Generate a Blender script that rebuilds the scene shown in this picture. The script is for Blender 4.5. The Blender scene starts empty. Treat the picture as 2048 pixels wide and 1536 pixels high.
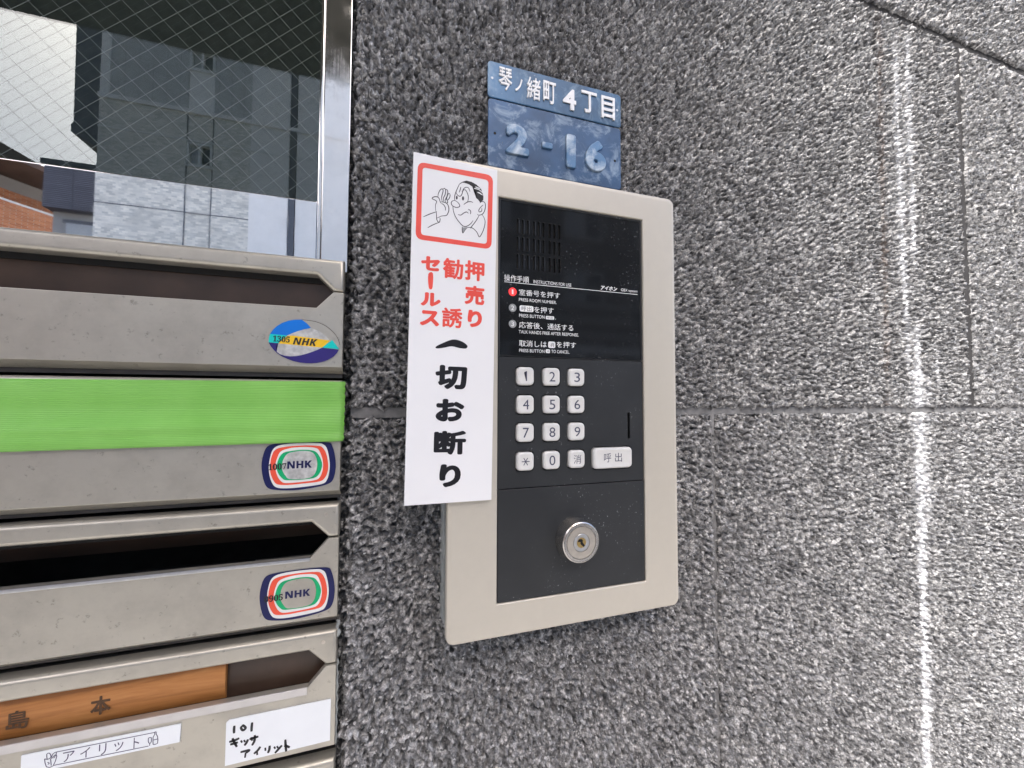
import bpy, bmesh, math, random
import numpy as np
from mathutils import Matrix, Vector
R = math.radians
random.seed(4); rng = np.random.default_rng(7)
scene = bpy.context.scene
col = scene.collection

# ------------------------------------------------------------------ camera
ZC = 1.38                      # eye height of the camera above the pavement
YAW, PIT, ROL, FPX = R(17.61), R(2.33), R(0.19), 800.0
_f = np.array([math.sin(YAW)*math.cos(PIT), math.cos(YAW)*math.cos(PIT), math.sin(PIT)])
_r = np.array([math.cos(YAW), -math.sin(YAW), 0.0]); _u = np.cross(_r, _f)
RT = math.cos(ROL)*_r + math.sin(ROL)*_u; UP = -math.sin(ROL)*_r + math.cos(ROL)*_u
cam_d = bpy.data.cameras.new('camera'); cam = bpy.data.objects.new('camera', cam_d); col.objects.link(cam)
cam_d.sensor_width = 36; cam_d.lens = 36*FPX/2048; cam_d.clip_start = .01; cam_d.clip_end = 2000
cam.matrix_world = Matrix(((RT[0], UP[0], -_f[0], 0), (RT[1], UP[1], -_f[1], 0), (RT[2], UP[2], -_f[2], ZC), (0, 0, 0, 1)))
scene.camera = cam

# ------------------------------------------------------------------ sky, sun, exposure
SUN_AZ, SUN_EL = 16, 52        # degrees to the left of straight out of the wall, and above the horizon
az, el = R(SUN_AZ), R(SUN_EL)
to_sun = Vector((-math.sin(az)*math.cos(el), -math.cos(az)*math.cos(el), math.sin(el)))
world = bpy.data.worlds.new('World'); scene.world = world; world.use_nodes = True
wn = world.node_tree.nodes; wl = world.node_tree.links
sky = wn.new('ShaderNodeTexSky'); sky.sky_type = 'NISHITA'; sky.sun_disc = False
sky.sun_elevation = el; sky.sun_rotation = math.atan2(to_sun.x, to_sun.y)
sky.air_density = .7; sky.dust_density = 4.5; sky.ozone_density = 0.8; sky.altitude = 0
bg = wn['Background']; bg.inputs['Strength'].default_value = .15
wl.new(sky.outputs['Color'], bg.inputs['Color'])
sun_d = bpy.data.lights.new('sun', 'SUN'); sun_d.energy = 1.15; sun_d.angle = R(10); sun_d.color = (1, .995, .98)
sun = bpy.data.objects.new('sun', sun_d); col.objects.link(sun); sun.location = (-6, -6, 12)
sun.rotation_euler = to_sun.to_track_quat('Z', 'Y').to_euler()
vs = scene.view_settings
vs.view_transform = 'Standard'; vs.look = 'None'; vs.gamma = 1; vs.use_curve_mapping = False
vs.exposure = 1.72
scene.cycles.max_bounces = 7; scene.cycles.diffuse_bounces = 4; scene.cycles.glossy_bounces = 5

# ------------------------------------------------------------------ helpers: pixels to points
def W(px, py, y):
    """point of the upright plane at distance y (parallel to the wall) seen at a pixel of the photograph"""
    d = _f + RT*(px-1024)/FPX - UP*(py-768)/FPX
    d = d*(y/d[1]); return Vector((d[0], y, d[2]+ZC))
YMIR = .336
def RW(px, py, yr):
    """point at world depth yr seen at a pixel by way of the mirror-like pane plane"""
    d = _f + RT*(px-1024)/FPX - UP*(py-768)/FPX
    d = d*((2*YMIR-yr)/d[1]); return Vector((d[0], yr, d[2]+ZC))

# ------------------------------------------------------------------ helpers: objects
def link(o): col.objects.link(o); return o
def setpar(o, p):
    if p is not None:
        o.parent = p
        m = Matrix.Identity(4); q = p
        while q is not None:
            m = Matrix.Translation(-q.location) @ m if q.parent is None else m
            q = q.parent
        o.matrix_parent_inverse = Matrix.Translation(-p.location) if p.parent is None else Matrix.Identity(4)
    return o
def tag(o, label=None, cat=None, group=None, kind=None):
    if label: o['label'] = label
    if cat: o['category'] = cat
    if group: o['group'] = group
    if kind: o['kind'] = kind
    return o
def empty(name, loc, label=None, cat=None, group=None):
    o = bpy.data.objects.new(name, None); o.location = loc; o.empty_display_size = .02
    return tag(link(o), label, cat, group)
def mesh_obj(name, verts, faces, mat, parent=None, smooth=False, sharp=None):
    me = bpy.data.meshes.new(name); me.from_pydata([tuple(v) for v in verts], [], faces); me.update()
    if smooth: me.shade_smooth()
    if sharp is not None: me.set_sharp_from_angle(angle=R(sharp))
    if mat: me.materials.append(mat)
    return setpar(link(bpy.data.objects.new(name, me)), parent)
def bm_obj(name, bm, mat, parent=None, smooth=False, sharp=None):
    bmesh.ops.recalc_face_normals(bm, faces=bm.faces)
    me = bpy.data.meshes.new(name); bm.to_mesh(me); bm.free()
    if smooth: me.shade_smooth()
    if sharp is not None: me.set_sharp_from_angle(angle=R(sharp))
    me.materials.append(mat)
    o = setpar(link(bpy.data.objects.new(name, me)), parent)
    if smooth: wnorm(o)
    return o
def wnorm(o):
    md = o.modifiers.new('normals', 'WEIGHTED_NORMAL'); md.mode = 'FACE_AREA'; md.weight = 90; md.keep_sharp = True
    return o
def add_box(bm, x0, x1, y0, y1, z0, z1):
    v = [bm.verts.new(c) for c in ((x0,y0,z0),(x1,y0,z0),(x1,y1,z0),(x0,y1,z0),(x0,y0,z1),(x1,y0,z1),(x1,y1,z1),(x0,y1,z1))]
    for f in ((0,3,2,1),(4,5,6,7),(0,1,5,4),(1,2,6,5),(2,3,7,6),(3,0,4,7)): bm.faces.new([v[i] for i in f])
def box(name, x0, x1, y0, y1, z0, z1, mat, parent=None, bevel=0, seg=2):
    bm = bmesh.new(); add_box(bm, x0, x1, y0, y1, z0, z1)
    if bevel:
        bmesh.ops.bevel(bm, geom=bm.edges[:], offset=bevel, segments=seg, affect='EDGES', profile=.5)
    return bm_obj(name, bm, mat, parent, smooth=bool(bevel), sharp=35 if bevel else None)
def prism(name, pts, y0, y1, mat, parent=None, bevel=0, seg=3):
    """front outline (x,z) extruded from y0 (front) to y1; front outline edges bevelled"""
    bm = bmesh.new()
    a = [bm.verts.new((p[0], y0, p[1])) for p in pts]; b = [bm.verts.new((p[0], y1, p[1])) for p in pts]
    n = len(pts); ff = bm.faces.new(a); bm.faces.new(b[::-1])
    for i in range(n): bm.faces.new([a[i], b[i], b[(i+1) % n], a[(i+1) % n]])
    bmesh.ops.recalc_face_normals(bm, faces=bm.faces)
    if bevel:
        bmesh.ops.bevel(bm, geom=list(ff.edges), offset=bevel, segments=seg, affect='EDGES', profile=.5)
    return bm_obj(name, bm, mat, parent, smooth=True, sharp=32)
def rrect(x0, x1, z0, z1, r, n=6):
    pts = []
    for cx, cz, a0 in ((x1-r, z1-r, 0), (x0+r, z1-r, 90), (x0+r, z0+r, 180), (x1-r, z0+r, 270)):
        for i in range(n+1):
            a = R(a0+90*i/n); pts.append((cx+r*math.cos(a), cz+r*math.sin(a)))
    return pts
def loft(name, loops, mat, parent=None, close_front=True, sharp=32, close_back=False):
    """loops: list of (outline, y) with the same point count, back to front"""
    vs_, fs = [], []
    n = len(loops[0][0])
    for o, y in loops: vs_ += [(p[0], y, p[1]) for p in o]
    for k in range(len(loops)-1):
        for i in range(n):
            j = (i+1) % n; fs.append((k*n+i, k*n+j, (k+1)*n+j, (k+1)*n+i))
    if close_front: fs.append(tuple(range((len(loops)-1)*n, len(loops)*n)))
    if close_back: fs.append(tuple(range(n))[::-1])
    bm = bmesh.new(); V = [bm.verts.new(v) for v in vs_]
    for f in fs: bm.faces.new([V[i] for i in f])
    return bm_obj(name, bm, mat, parent, smooth=True, sharp=sharp)
def flat_poly(name, pts3, mat, parent=None, thick=.00012, back=None):
    """thin sheet (print, film, paper): outline of world points, extruded away from the viewer"""
    bm = bmesh.new(); a = [bm.verts.new(p) for p in pts3]; b = [bm.verts.new((p[0], p[1]+thick, p[2])) for p in pts3]
    bm.faces.new(a); bm.faces.new(b[::-1]); n = len(a)
    for i in range(n): bm.faces.new([a[i], b[i], b[(i+1) % n], a[(i+1) % n]])
    bmesh.ops.triangulate(bm, faces=[f for f in bm.faces if len(f.verts) > 4], ngon_method='EAR_CLIP')
    return bm_obj(name, bm, mat, parent)
def smooth_path(p, n=5, closed=False):
    p = [np.array(q, float) for q in p]; out = []; m = len(p)
    if m < 3 and not closed: return [tuple(q) for q in p]
    rngi = range(m) if closed else range(m-1)
    for i in rngi:
        if closed: a, b, c, d = p[(i-1) % m], p[i], p[(i+1) % m], p[(i+2) % m]
        else: a, b, c, d = p[max(i-1, 0)], p[i], p[i+1], p[min(i+2, m-1)]
        for k in range(n):
            t = k/n
            out.append(tuple(.5*((2*b)+(c-a)*t+(2*a-5*b+4*c-d)*t*t+(3*b-a-3*c+d)*t**3)))
    if not closed: out.append(tuple(p[-1]))
    return out
def strokes(name, paths, width, plane, mp, mat, parent=None, taper=.35, smooth=True, n=5):
    """pen lines: each path (pixels) becomes a flat ribbon on the plane"""
    vs_, fs = [], []
    for p in paths:
        w = width
        if isinstance(p, tuple) and isinstance(p[0], list): p, w = p
        q = smooth_path(p, n) if smooth else p
        P = [W(*mp(*c), plane) for c in q]; m = len(P); base = len(vs_)
        for i in range(m):
            d = P[min(i+1, m-1)]-P[max(i-1, 0)]; d.normalize(); nn = Vector((-d.z, 0, d.x))
            t = i/(m-1); ww = w*.5*(1-taper*(abs(2*t-1)**3))
            vs_ += [P[i]+nn*ww, P[i]-nn*ww]
        for i in range(m-1): fs.append((base+2*i, base+2*i+1, base+2*i+3, base+2*i+2))
    return mesh_obj(name, vs_, fs, mat, parent)
def px_poly(name, pts, plane, mp, mat, parent=None, closed_smooth=0, thick=.00003):
    q = smooth_path(pts, closed_smooth, True) if closed_smooth else pts
    return flat_poly(name, [W(*mp(*c), plane) for c in q], mat, parent, thick)
_glyphs = {}
def glyph(txt, offset=0., extrude=0., bevel=0., shear=0., res=4):
    key = (txt, offset, extrude, bevel, shear)
    if key in _glyphs: return _glyphs[key]
    cu = bpy.data.curves.new('t', 'FONT'); cu.body = txt; cu.size = 1; cu.offset = offset; cu.extrude = extrude
    cu.bevel_depth = bevel; cu.bevel_resolution = 2; cu.shear = shear; cu.resolution_u = res
    o = bpy.data.objects.new('t', cu); col.objects.link(o)
    dg = bpy.context.evaluated_depsgraph_get(); dg.update()
    me = bpy.data.meshes.new_from_object(o.evaluated_get(dg))
    v = np.empty(len(me.vertices)*3); me.vertices.foreach_get('co', v); v = v.reshape(-1, 3)
    f = [tuple(p.vertices) for p in me.polygons]
    bpy.data.objects.remove(o); bpy.data.curves.remove(cu); bpy.data.meshes.remove(me)
    _glyphs[key] = (v, f); return v, f
def text_at(name, txt, c, w, h, mat, parent=None, rot=0., offset=0., extrude=0., bevel=0., shear=0., res=4, depth=1.):
    """lettering fitted into w x h metres around the world point c, facing the street"""
    v, f = glyph(txt, 0., extrude, bevel, shear, res)
    if offset:
        n0 = len(v); vv, ff = [v], list(f); rings_ = ((offset, 10),) if offset < .03 else ((offset*.5, 6), (offset, 12)); q = 0
        for rad, cnt in rings_:
            for i in range(cnt):
                q += 1; a_ = 2*math.pi*i/cnt; vv.append(v+np.array([rad*math.cos(a_), rad*math.sin(a_), 0]))
                ff += [tuple(k+n0*q for k in p) for p in f]
        lay = np.repeat(np.arange(len(vv)), n0); v = np.concatenate(vv); f = ff
    else: lay = np.zeros(len(v))
    lo, hi = v.min(0), v.max(0)
    x = (v[:, 0]-(lo[0]+hi[0])/2)*(w/max(hi[0]-lo[0], 1e-6)); z = (v[:, 1]-(lo[1]+hi[1])/2)*(h/max(hi[1]-lo[1], 1e-6)); y = -v[:, 2]*depth - lay*2.5e-6
    cr, sr = math.cos(rot), math.sin(rot)
    V = np.stack([c[0]+x*cr-z*sr, c[1]+y, c[2]+x*sr+z*cr], 1)
    return mesh_obj(name, V.tolist(), f, mat, parent, smooth=bevel > 0, sharp=40 if bevel > 0 else None)
def text_px(name, txt, mp, cx, cy, w, h, plane, mat, parent=None, **k):
    c = W(*mp(cx, cy), plane)
    ww = (W(*mp(cx+w/2, cy), plane)-W(*mp(cx-w/2, cy), plane)); hh = (W(*mp(cx, cy-h/2), plane)-W(*mp(cx, cy+h/2), plane))
    return text_at(name, txt, c, abs(ww.x), abs(hh.z), mat, parent, **k)
def cropmap(x0, y0, s): return lambda x, y: (x0+x*s, y0+y*s)

# ------------------------------------------------------------------ helpers: materials
class NT:
    def __init__(s, name):
        s.m = bpy.data.materials.new(name); s.m.use_nodes = True; s.t = s.m.node_tree; s.b = s.t.nodes['Principled BSDF']
        s.co = s.n('ShaderNodeTexCoord').outputs['Object']
    def n(s, typ, **k):
        nd = s.t.nodes.new(typ)
        for a, b in k.items():
            if a in nd.inputs.keys() if isinstance(a, str) else False: pass
            setattr(nd, a, b)
        return nd
    def l(s, a, b): s.t.links.new(a, b)
    def set(s, **k):
        for a, b in k.items(): s.b.inputs[a.replace('_', ' ')].default_value = b
        return s
    def noise(s, scale, detail=4, rough=.55, vec=None, dist=0):
        nd = s.n('ShaderNodeTexNoise'); nd.inputs['Scale'].default_value = scale; nd.inputs['Detail'].default_value = detail
        nd.inputs['Roughness'].default_value = rough; nd.inputs['Distortion'].default_value = dist
        s.l(vec or s.co, nd.inputs['Vector']); return nd.outputs['Fac']
    def mapping(s, scale=(1, 1, 1), loc=(0, 0, 0), rot=(0, 0, 0)):
        nd = s.n('ShaderNodeMapping'); nd.inputs['Scale'].default_value = scale; nd.inputs['Location'].default_value = loc; nd.inputs['Rotation'].default_value = rot
        s.l(s.co, nd.inputs['Vector']); return nd.outputs[0]
    def ramp(s, fac, stops):
        nd = s.n('ShaderNodeValToRGB'); e = nd.color_ramp.elements
        while len(e) < len(stops): e.new(.5)
        for k, (p, c) in enumerate(stops):
            e[k].position = p; e[k].color = (c, c, c, 1) if not isinstance(c, tuple) else (*c, 1)
        s.l(fac, nd.inputs[0]); return nd.outputs['Color']
    def math(s, op, a, b=None, clamp=False):
        nd = s.n('ShaderNodeMath'); nd.operation = op; nd.use_clamp = clamp
        for i, q in enumerate((a, b)):
            if q is None: continue
            if isinstance(q, (int, float)): nd.inputs[i].default_value = q
            else: s.l(q, nd.inputs[i])
        return nd.outputs[0]
    def mix(s, fac, a, b, mode='MIX'):
        nd = s.n('ShaderNodeMix'); nd.data_type = 'RGBA'; nd.blend_type = mode
        for i, q in ((0, fac), (6, a), (7, b)):
            if isinstance(q, (int, float)): nd.inputs[i].default_value = q
            elif isinstance(q, tuple): nd.inputs[i].default_value = (*q, 1)
            else: s.l(q, nd.inputs[i])
        return nd.outputs[2]
    def bump(s, h, strength=.3, dist=.001):
        nd = s.n('ShaderNodeBump'); nd.inputs['Strength'].default_value = strength; nd.inputs['Distance'].default_value = dist
        s.l(h, nd.inputs['Height']); s.l(nd.outputs[0], s.b.inputs['Normal']); return nd
    def color(s, c): s.l(c, s.b.inputs['Base Color']); return s
    def rough(s, c): s.l(c, s.b.inputs['Roughness']); return s
def plain(name, c, rough=.5, metal=0., var=.12, scale=60, bump=0., spec=.5):
    m = NT(name); m.set(Roughness=rough, Metallic=metal); m.b.inputs['Specular IOR Level'].default_value = spec
    k = m.ramp(m.noise(scale), [(.3, tuple(x*(1-var) for x in c)), (.7, tuple(min(1, x*(1+var)) for x in c))]); m.color(k)
    if bump: m.bump(m.noise(scale*12, 3), bump, .0004)
    return m.m

def stone_mat():
    m = NT('rough_grey_stone'); sep = m.n('ShaderNodeSeparateXYZ'); m.l(m.co, sep.inputs[0]); X, Z = sep.outputs[0], sep.outputs[2]
    vo = m.n('ShaderNodeTexVoronoi'); vo.inputs['Scale'].default_value = 620; m.l(m.co, vo.inputs['Vector'])
    sp = m.n('ShaderNodeSeparateColor'); m.l(vo.outputs['Color'], sp.inputs[0])
    g1 = m.ramp(m.noise(190, 4, .62, dist=.5), [(.37, (.045, .045, .046)), (.45, (.160, .160, .160)), (.54, (.285, .285, .285)), (.65, (.58, .58, .575))])
    g2 = m.ramp(m.noise(560, 2, .5), [(.30, .55), (.50, 1.), (.72, 1.45)])
    spark = m.ramp(sp.outputs[0], [(.955, 0.), (.965, 1.)])
    big = m.ramp(m.noise(14, 5), [(.32, (.84, .84, .845)), (.7, (1.12, 1.115, 1.11))])
    c = m.mix(1, g1, g2, 'MULTIPLY'); c = m.mix(1, c, big, 'MULTIPLY'); c = m.mix(m.math('MULTIPLY', spark, .7), c, (.72, .72, .71))
    zr = m.math('SUBTRACT', Z, ZC)
    def streak(x0, slope, wob, width, z0, z1, fade, gain):
        # a run of dried lime or rust down the face, wandering from side to side
        cz = m.n('ShaderNodeCombineXYZ'); m.l(Z, cz.inputs[2]); cz.inputs[0].default_value = x0*37
        wv = m.n('ShaderNodeTexNoise'); wv.inputs['Scale'].default_value = 11; wv.inputs['Detail'].default_value = 8; wv.inputs['Roughness'].default_value = .7; m.l(cz.outputs[0], wv.inputs['Vector'])
        ctr = m.math('ADD', m.math('MULTIPLY', m.math('SUBTRACT', wv.outputs['Fac'], .5), wob), m.math('ADD', m.math('MULTIPLY', zr, slope), x0))
        d = m.math('ABSOLUTE', m.math('SUBTRACT', X, ctr))
        wv2 = m.n('ShaderNodeTexNoise'); wv2.inputs['Scale'].default_value = 26; m.l(cz.outputs[0], wv2.inputs['Vector'])
        wid = m.math('MULTIPLY', wv2.outputs['Fac'], width*2)
        a = m.math('SUBTRACT', 1, m.math('DIVIDE', d, wid), True)
        t = m.math('MULTIPLY', m.math('DIVIDE', m.math('SUBTRACT', zr, z0), fade, True), m.math('DIVIDE', m.math('SUBTRACT', z1, zr), fade, True))
        wv3 = m.n('ShaderNodeTexNoise'); wv3.inputs['Scale'].default_value = 48; wv3.inputs['Detail'].default_value = 4; m.l(cz.outputs[0], wv3.inputs['Vector'])
        br = m.ramp(wv3.outputs['Fac'], [(.33, .25), (.6, 1.)])
        return m.math('MULTIPLY', m.math('MULTIPLY', m.math('MULTIPLY', a, br), t), gain, True)
    patch = m.ramp(m.noise(250, 3), [(.34, .35), (.54, 1.)])
    s1 = streak(.656, .018, 0.024, .0100, -.60, .115, .05, 2.7)
    s1b = streak(.660, .0, .016, .026, -.17, .05, .04, 1.0)
    s2 = streak(.640, -.012, .012, .0075, .02, .50, .06, 1.7); s3 = streak(.657, .008, .012, .0075, .16, .52, .06, 1.5)
    s4 = streak(.645, .0, .03, .040, .1, .56, .15, .22); s5 = streak(.700, .0, .01, .006, .005, .075, .02, .9)
    wh = m.math('MAXIMUM', m.math('MAXIMUM', s1, s1b), m.math('MAXIMUM', m.math('MAXIMUM', s2, s3), m.math('MAXIMUM', s4, s5)))
    wh = m.math('MULTIPLY', wh, patch, True)
    c = m.mix(wh, c, (.88, .89, .91))
    ru = m.math('MULTIPLY', streak(.597, .015, .008, .009, -.03, .53, .06, .55), patch, True)
    c = m.mix(ru, c, (.17, .10, .06))
    m.color(c); m.set(Roughness=.44); m.b.inputs['Specular IOR Level'].default_value = .9
    h = m.math('ADD', m.math('MULTIPLY', m.noise(420, 5, .65), 1), m.math('MULTIPLY', vo.outputs['Distance'], .5))
    m.bump(h, .8, .0016)
    return m.m

def brushed(name, c, rough, metal, dirt=(.30, .28, .25), damt=.5, axis='x'):
    m = NT(name)
    st = m.noise(1, 3, .6, m.mapping((9, 9, 900) if axis == 'x' else (900, 900, 9)))
    blot = m.noise(34, 6, .62); fine = m.noise(210, 5, .7)
    k = m.ramp(blot, [(.42, 0.), (.72, 1.)])
    base = m.mix(m.math('MULTIPLY', k, damt), c, dirt)
    sp = m.ramp(fine, [(.30, (.42, .41, .40)), (.385, (1, 1, 1))]); base = m.mix(.6, base, m.mix(1, base, sp, 'MULTIPLY'))
    m.color(base); m.set(Metallic=metal)
    m.rough(m.math('ADD', m.math('MULTIPLY', st, .14), m.math('ADD', m.math('MULTIPLY', blot, .22), rough-.18)))
    m.bump(m.math('ADD', m.math('MULTIPLY', st, .4), m.math('MULTIPLY', m.noise(70, 4), 1.)), .10, .0006)
    return m.m
def polished(name, rough, c=(.96, .95, .93), smear=.1, axis='z'):
    m = NT(name); m.set(Metallic=1.)
    bl = m.noise(55, 6, .65); sc = m.noise(1, 4, .6, m.mapping((900, 900, 6) if axis == 'z' else (6, 900, 900)))
    k = m.ramp(bl, [(.45, 0.), (.75, 1.)])
    m.color(m.mix(m.math('MULTIPLY', k, .5), c, tuple(x*.86 for x in c)))
    m.rough(m.math('ADD', rough, m.math('MULTIPLY', m.math('MULTIPLY', k, sc), smear)))
    m.bump(m.noise(16, 2), .012, .002)
    return m.m
def blue_plate(name, base, worn, lo, hi):
    m = NT(name)
    a = m.noise(46, 7, .68, dist=.6); b = m.noise(400, 3); d = m.noise(20, 4)
    c = m.mix(m.ramp(d, [(.35, 0.), (.68, 1.)]), tuple(x*.72 for x in base), tuple(min(1, x*1.5) for x in base))
    c = m.mix(m.ramp(a, [(lo, 0.), (hi, 1.)]), c, worn)
    c = m.mix(m.ramp(b, [(.73, 0.), (.77, 1.)]), c, (.62, .68, .72))
    m.color(c); m.set(Roughness=.42, Metallic=.15); m.bump(m.noise(90, 5), .25, .0012)
    return m.m
def dark_panel(name, c, rough, speck=.9, spec=.5):
    m = NT(name)
    b = m.noise(520, 2, .5); d = m.noise(28, 5, .6); sc = m.noise(1, 3, .6, m.mapping((90, 60, 1400), rot=(0, .5, 0)))
    k = m.mix(m.ramp(d, [(.35, 0.), (.75, .5)]), c, tuple(x*1.45+.004 for x in c))
    k = m.mix(m.math('MULTIPLY', m.ramp(b, [(.66, 0.), (.76, 1.)]), m.math('MULTIPLY', m.ramp(d, [(.50, 0.), (.66, 1.)]), speck*.8)), k, (.40, .41, .41))
    k = m.mix(m.math('MULTIPLY', m.ramp(sc, [(.68, 0.), (.76, 1.)]), m.math('MULTIPLY', m.ramp(d, [(.5, 0.), (.62, 1.)]), speck*.35)), k, (.42, .43, .44))
    m.color(k); m.b.inputs['Specular IOR Level'].default_value = spec
    m.rough(m.math('ADD', rough-.06, m.math('MULTIPLY', d, .12)))
    return m.m
def glass_mat():
    m = bpy.data.materials.new('clear_pane'); m.use_nodes = True; t = m.node_tree; t.nodes.clear()
    o = t.nodes.new('ShaderNodeOutputMaterial'); tr = t.nodes.new('ShaderNodeBsdfTransparent'); gl = t.nodes.new('ShaderNodeBsdfGlossy')
    tr.inputs[0].default_value = (.90, .95, .93, 1); gl.inputs['Roughness'].default_value = 0.; gl.inputs[0].default_value = (.96, 1, .985, 1)
    lw = t.nodes.new('ShaderNodeLayerWeight'); lw.inputs['Blend'].default_value = .5; mx = t.nodes.new('ShaderNodeMixShader')
    pw = t.nodes.new('ShaderNodeMath'); pw.operation = 'POWER'; pw.inputs[1].default_value = 5; t.links.new(lw.outputs['Facing'], pw.inputs[0])
    fr = t.nodes.new('ShaderNodeMath'); fr.operation = 'MULTIPLY_ADD'; fr.inputs[1].default_value = .92; fr.inputs[2].default_value = .078; t.links.new(pw.outputs[0], fr.inputs[0])
    t.links.new(fr.outputs[0], mx.inputs[0]); t.links.new(tr.outputs[0], mx.inputs[1]); t.links.new(gl.outputs[0], mx.inputs[2]); t.links.new(mx.outputs[0], o.inputs[0])
    return m
def green_tape_mat():
    m = NT('green_ribbed_tape'); sep = m.n('ShaderNodeSeparateXYZ'); m.l(m.co, sep.inputs[0])
    w = m.math('SINE', m.math('MULTIPLY', sep.outputs[2], 2*math.pi/.00118))
    n = m.ramp(m.noise(30, 4), [(.3, (.205, .52, .085)), (.7, (.26, .60, .12))])
    m.color(m.mix(m.math('MULTIPLY', m.math('ADD', w, 1), .13), n, (.10, .36, .04)))
    m.set(Roughness=.34); m.bump(w, .30, .0003); return m.m
def wood_mat():
    m = NT('orange_wood'); g = m.noise(1, 5, .6, m.mapping((14, 60, 150)), .8)
    m.color(m.ramp(g, [(.25, (.24, .085, .022)), (.5, (.44, .18, .05)), (.75, (.56, .26, .085))])); m.set(Roughness=.5); m.bump(g, .1, .0004); return m.m

M = dict(
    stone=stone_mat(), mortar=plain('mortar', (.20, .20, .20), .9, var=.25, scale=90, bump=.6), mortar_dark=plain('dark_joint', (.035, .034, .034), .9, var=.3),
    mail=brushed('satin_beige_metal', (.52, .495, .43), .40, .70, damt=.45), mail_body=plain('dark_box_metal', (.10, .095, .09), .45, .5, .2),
    flap=plain('brown_flap', (.060, .038, .027), .3, 0, .25, 30), black=plain('black_void', (.006, .006, .006), .8),
    mirror=polished('polished_steel', .012, smear=.05, axis='x'), stile=polished('scuffed_steel', .045, (.92, .90, .87), .25),
    bezel=plain('beige_bezel', (.545, .51, .435), .42, .22, .015, 120, .10), backbox=plain('grey_back_box', (.16, .165, .16), .6, 0, .2, 60), seal=plain('grey_sealant', (.30, .32, .31), .5, 0, .2, 200, .3),
    glossblack=dark_panel('glossy_black', (.010, .011, .012), .07, .5, .5), keyblack=dark_panel('matt_black', (.021, .023, .025), .46, .9, .4),
    key=plain('key_plastic', (.66, .66, .64), .34, 0, .04, 90), keyink=plain('key_ink', (.055, .06, .105), .5), ink_white=plain('white_print', (.86, .87, .86), .4, 0, .04),
    grey_dot=plain('grey_dot', (.30, .31, .31), .35, 0, .05), ink_dark=plain('dark_print', (.06, .06, .065), .5),
    steel=plain('lock_steel', (.62, .60, .57), .27, 1., .06, 300), steel2=plain('lock_face_steel', (.66, .61, .54), .36, 1., .06, 300), steel3=plain('lock_plug_steel', (.60, .61, .62), .3, .9, .05, 300), brass=plain('brass', (.55, .40, .16), .3, 1., .1, 300),
    sign=plain('white_plastic', (.82, .825, .83), .16, 0, .015, 20), red=plain('red_print', (.80, .085, .06), .35, 0, .06), black_ink=plain('black_print', (.012, .012, .014), .28), line=plain('line_print', (.035, .03, .045), .5),
    blue1=blue_plate('blue_enamel', (.052, .125, .225), (.27, .39, .49), .52, .80), blue2=blue_plate('worn_blue_enamel', (.034, .085, .175), (.36, .47, .57), .50, .74), blue3=blue_plate('worn_raised_enamel', (.09, .19, .33), (.52, .60, .66), .46, .66),
    raised=plain('raised_white_enamel', (.78, .79, .79), .4, .1, .05, 200), plate_edge=plain('plate_edge', (.45, .5, .55), .4, .5),
    tape=green_tape_mat(), wood=wood_mat(), paper=plain('paper', (.80, .83, .85), .45, 0, .02, 40), paper_film=plain('clear_film_edge', (.55, .53, .50), .2, 0, .08), ink=plain('pen_ink', (.018, .018, .022), .5), ink_purple=plain('label_ink', (.07, .06, .12), .5), faded=plain('faded_ink', (.085, .042, .018), .6, 0, .3, 400),
    navy=plain('navy_vinyl', (.005, .008, .075), .35, 0, .08), navy2=plain('violet_vinyl', (.028, .018, .17), .35, 0, .1), vblue=plain('blue_vinyl', (.0, .17, .66), .35, 0, .06), cyan=plain('cyan_vinyl', (.0, .60, .55), .35, 0, .05), yellow=plain('yellow_vinyl', (.88, .55, .02), .35, 0, .05),
    vred=plain('red_vinyl', (.80, .09, .045), .35, 0, .06), vgreen=plain('green_vinyl', (.0, .38, .14), .35, 0, .06), vwhite=plain('white_vinyl', (.74, .74, .72), .35, 0, .05), silver=plain('scratched_silver', (.55, .55, .53), .35, .25, .25, 220),
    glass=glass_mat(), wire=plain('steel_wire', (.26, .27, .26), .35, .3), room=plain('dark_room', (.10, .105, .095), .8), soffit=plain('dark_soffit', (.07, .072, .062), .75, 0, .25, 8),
    asphalt=plain('asphalt', (.10, .10, .10), .9, 0, .25, 40), pave=plain('pavement', (.40, .39, .375), .9, 0, .15, 8),
    white_trim=plain('white_trim', (.75, .75, .72), .5), panel=plain('pale_panel', (.86, .84, .80), .7, 0, .05, 1.5), dark_trim=plain('dark_pipe', (.09, .095, .11), .5), winglass=plain('window_glass', (.05, .055, .055), .04), curtain=plain('net_curtain', (.42, .44, .45), .9),
    concrete=plain('far_concrete', (.30, .30, .29), .8, 0, .12, 2), roofbrown=plain('brown_roof', (.12, .075, .055), .7, 0, .2, 3), darkfacade=plain('dark_facade', (.10, .095, .09), .8, 0, .12, 1), facade=plain('facade_grey', (.36, .35, .33), .8, 0, .1, 1),
)
def led_mat():
    m = NT('lit_red_lamp'); m.set(Roughness=.3); m.b.inputs['Base Color'].default_value = (.8, .05, .05, 1); m.b.inputs['Emission Color'].default_value = (1, .035, .04, 1); m.b.inputs['Emission Strength'].default_value = .25
    return m.m
M['led'] = led_mat()
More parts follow.
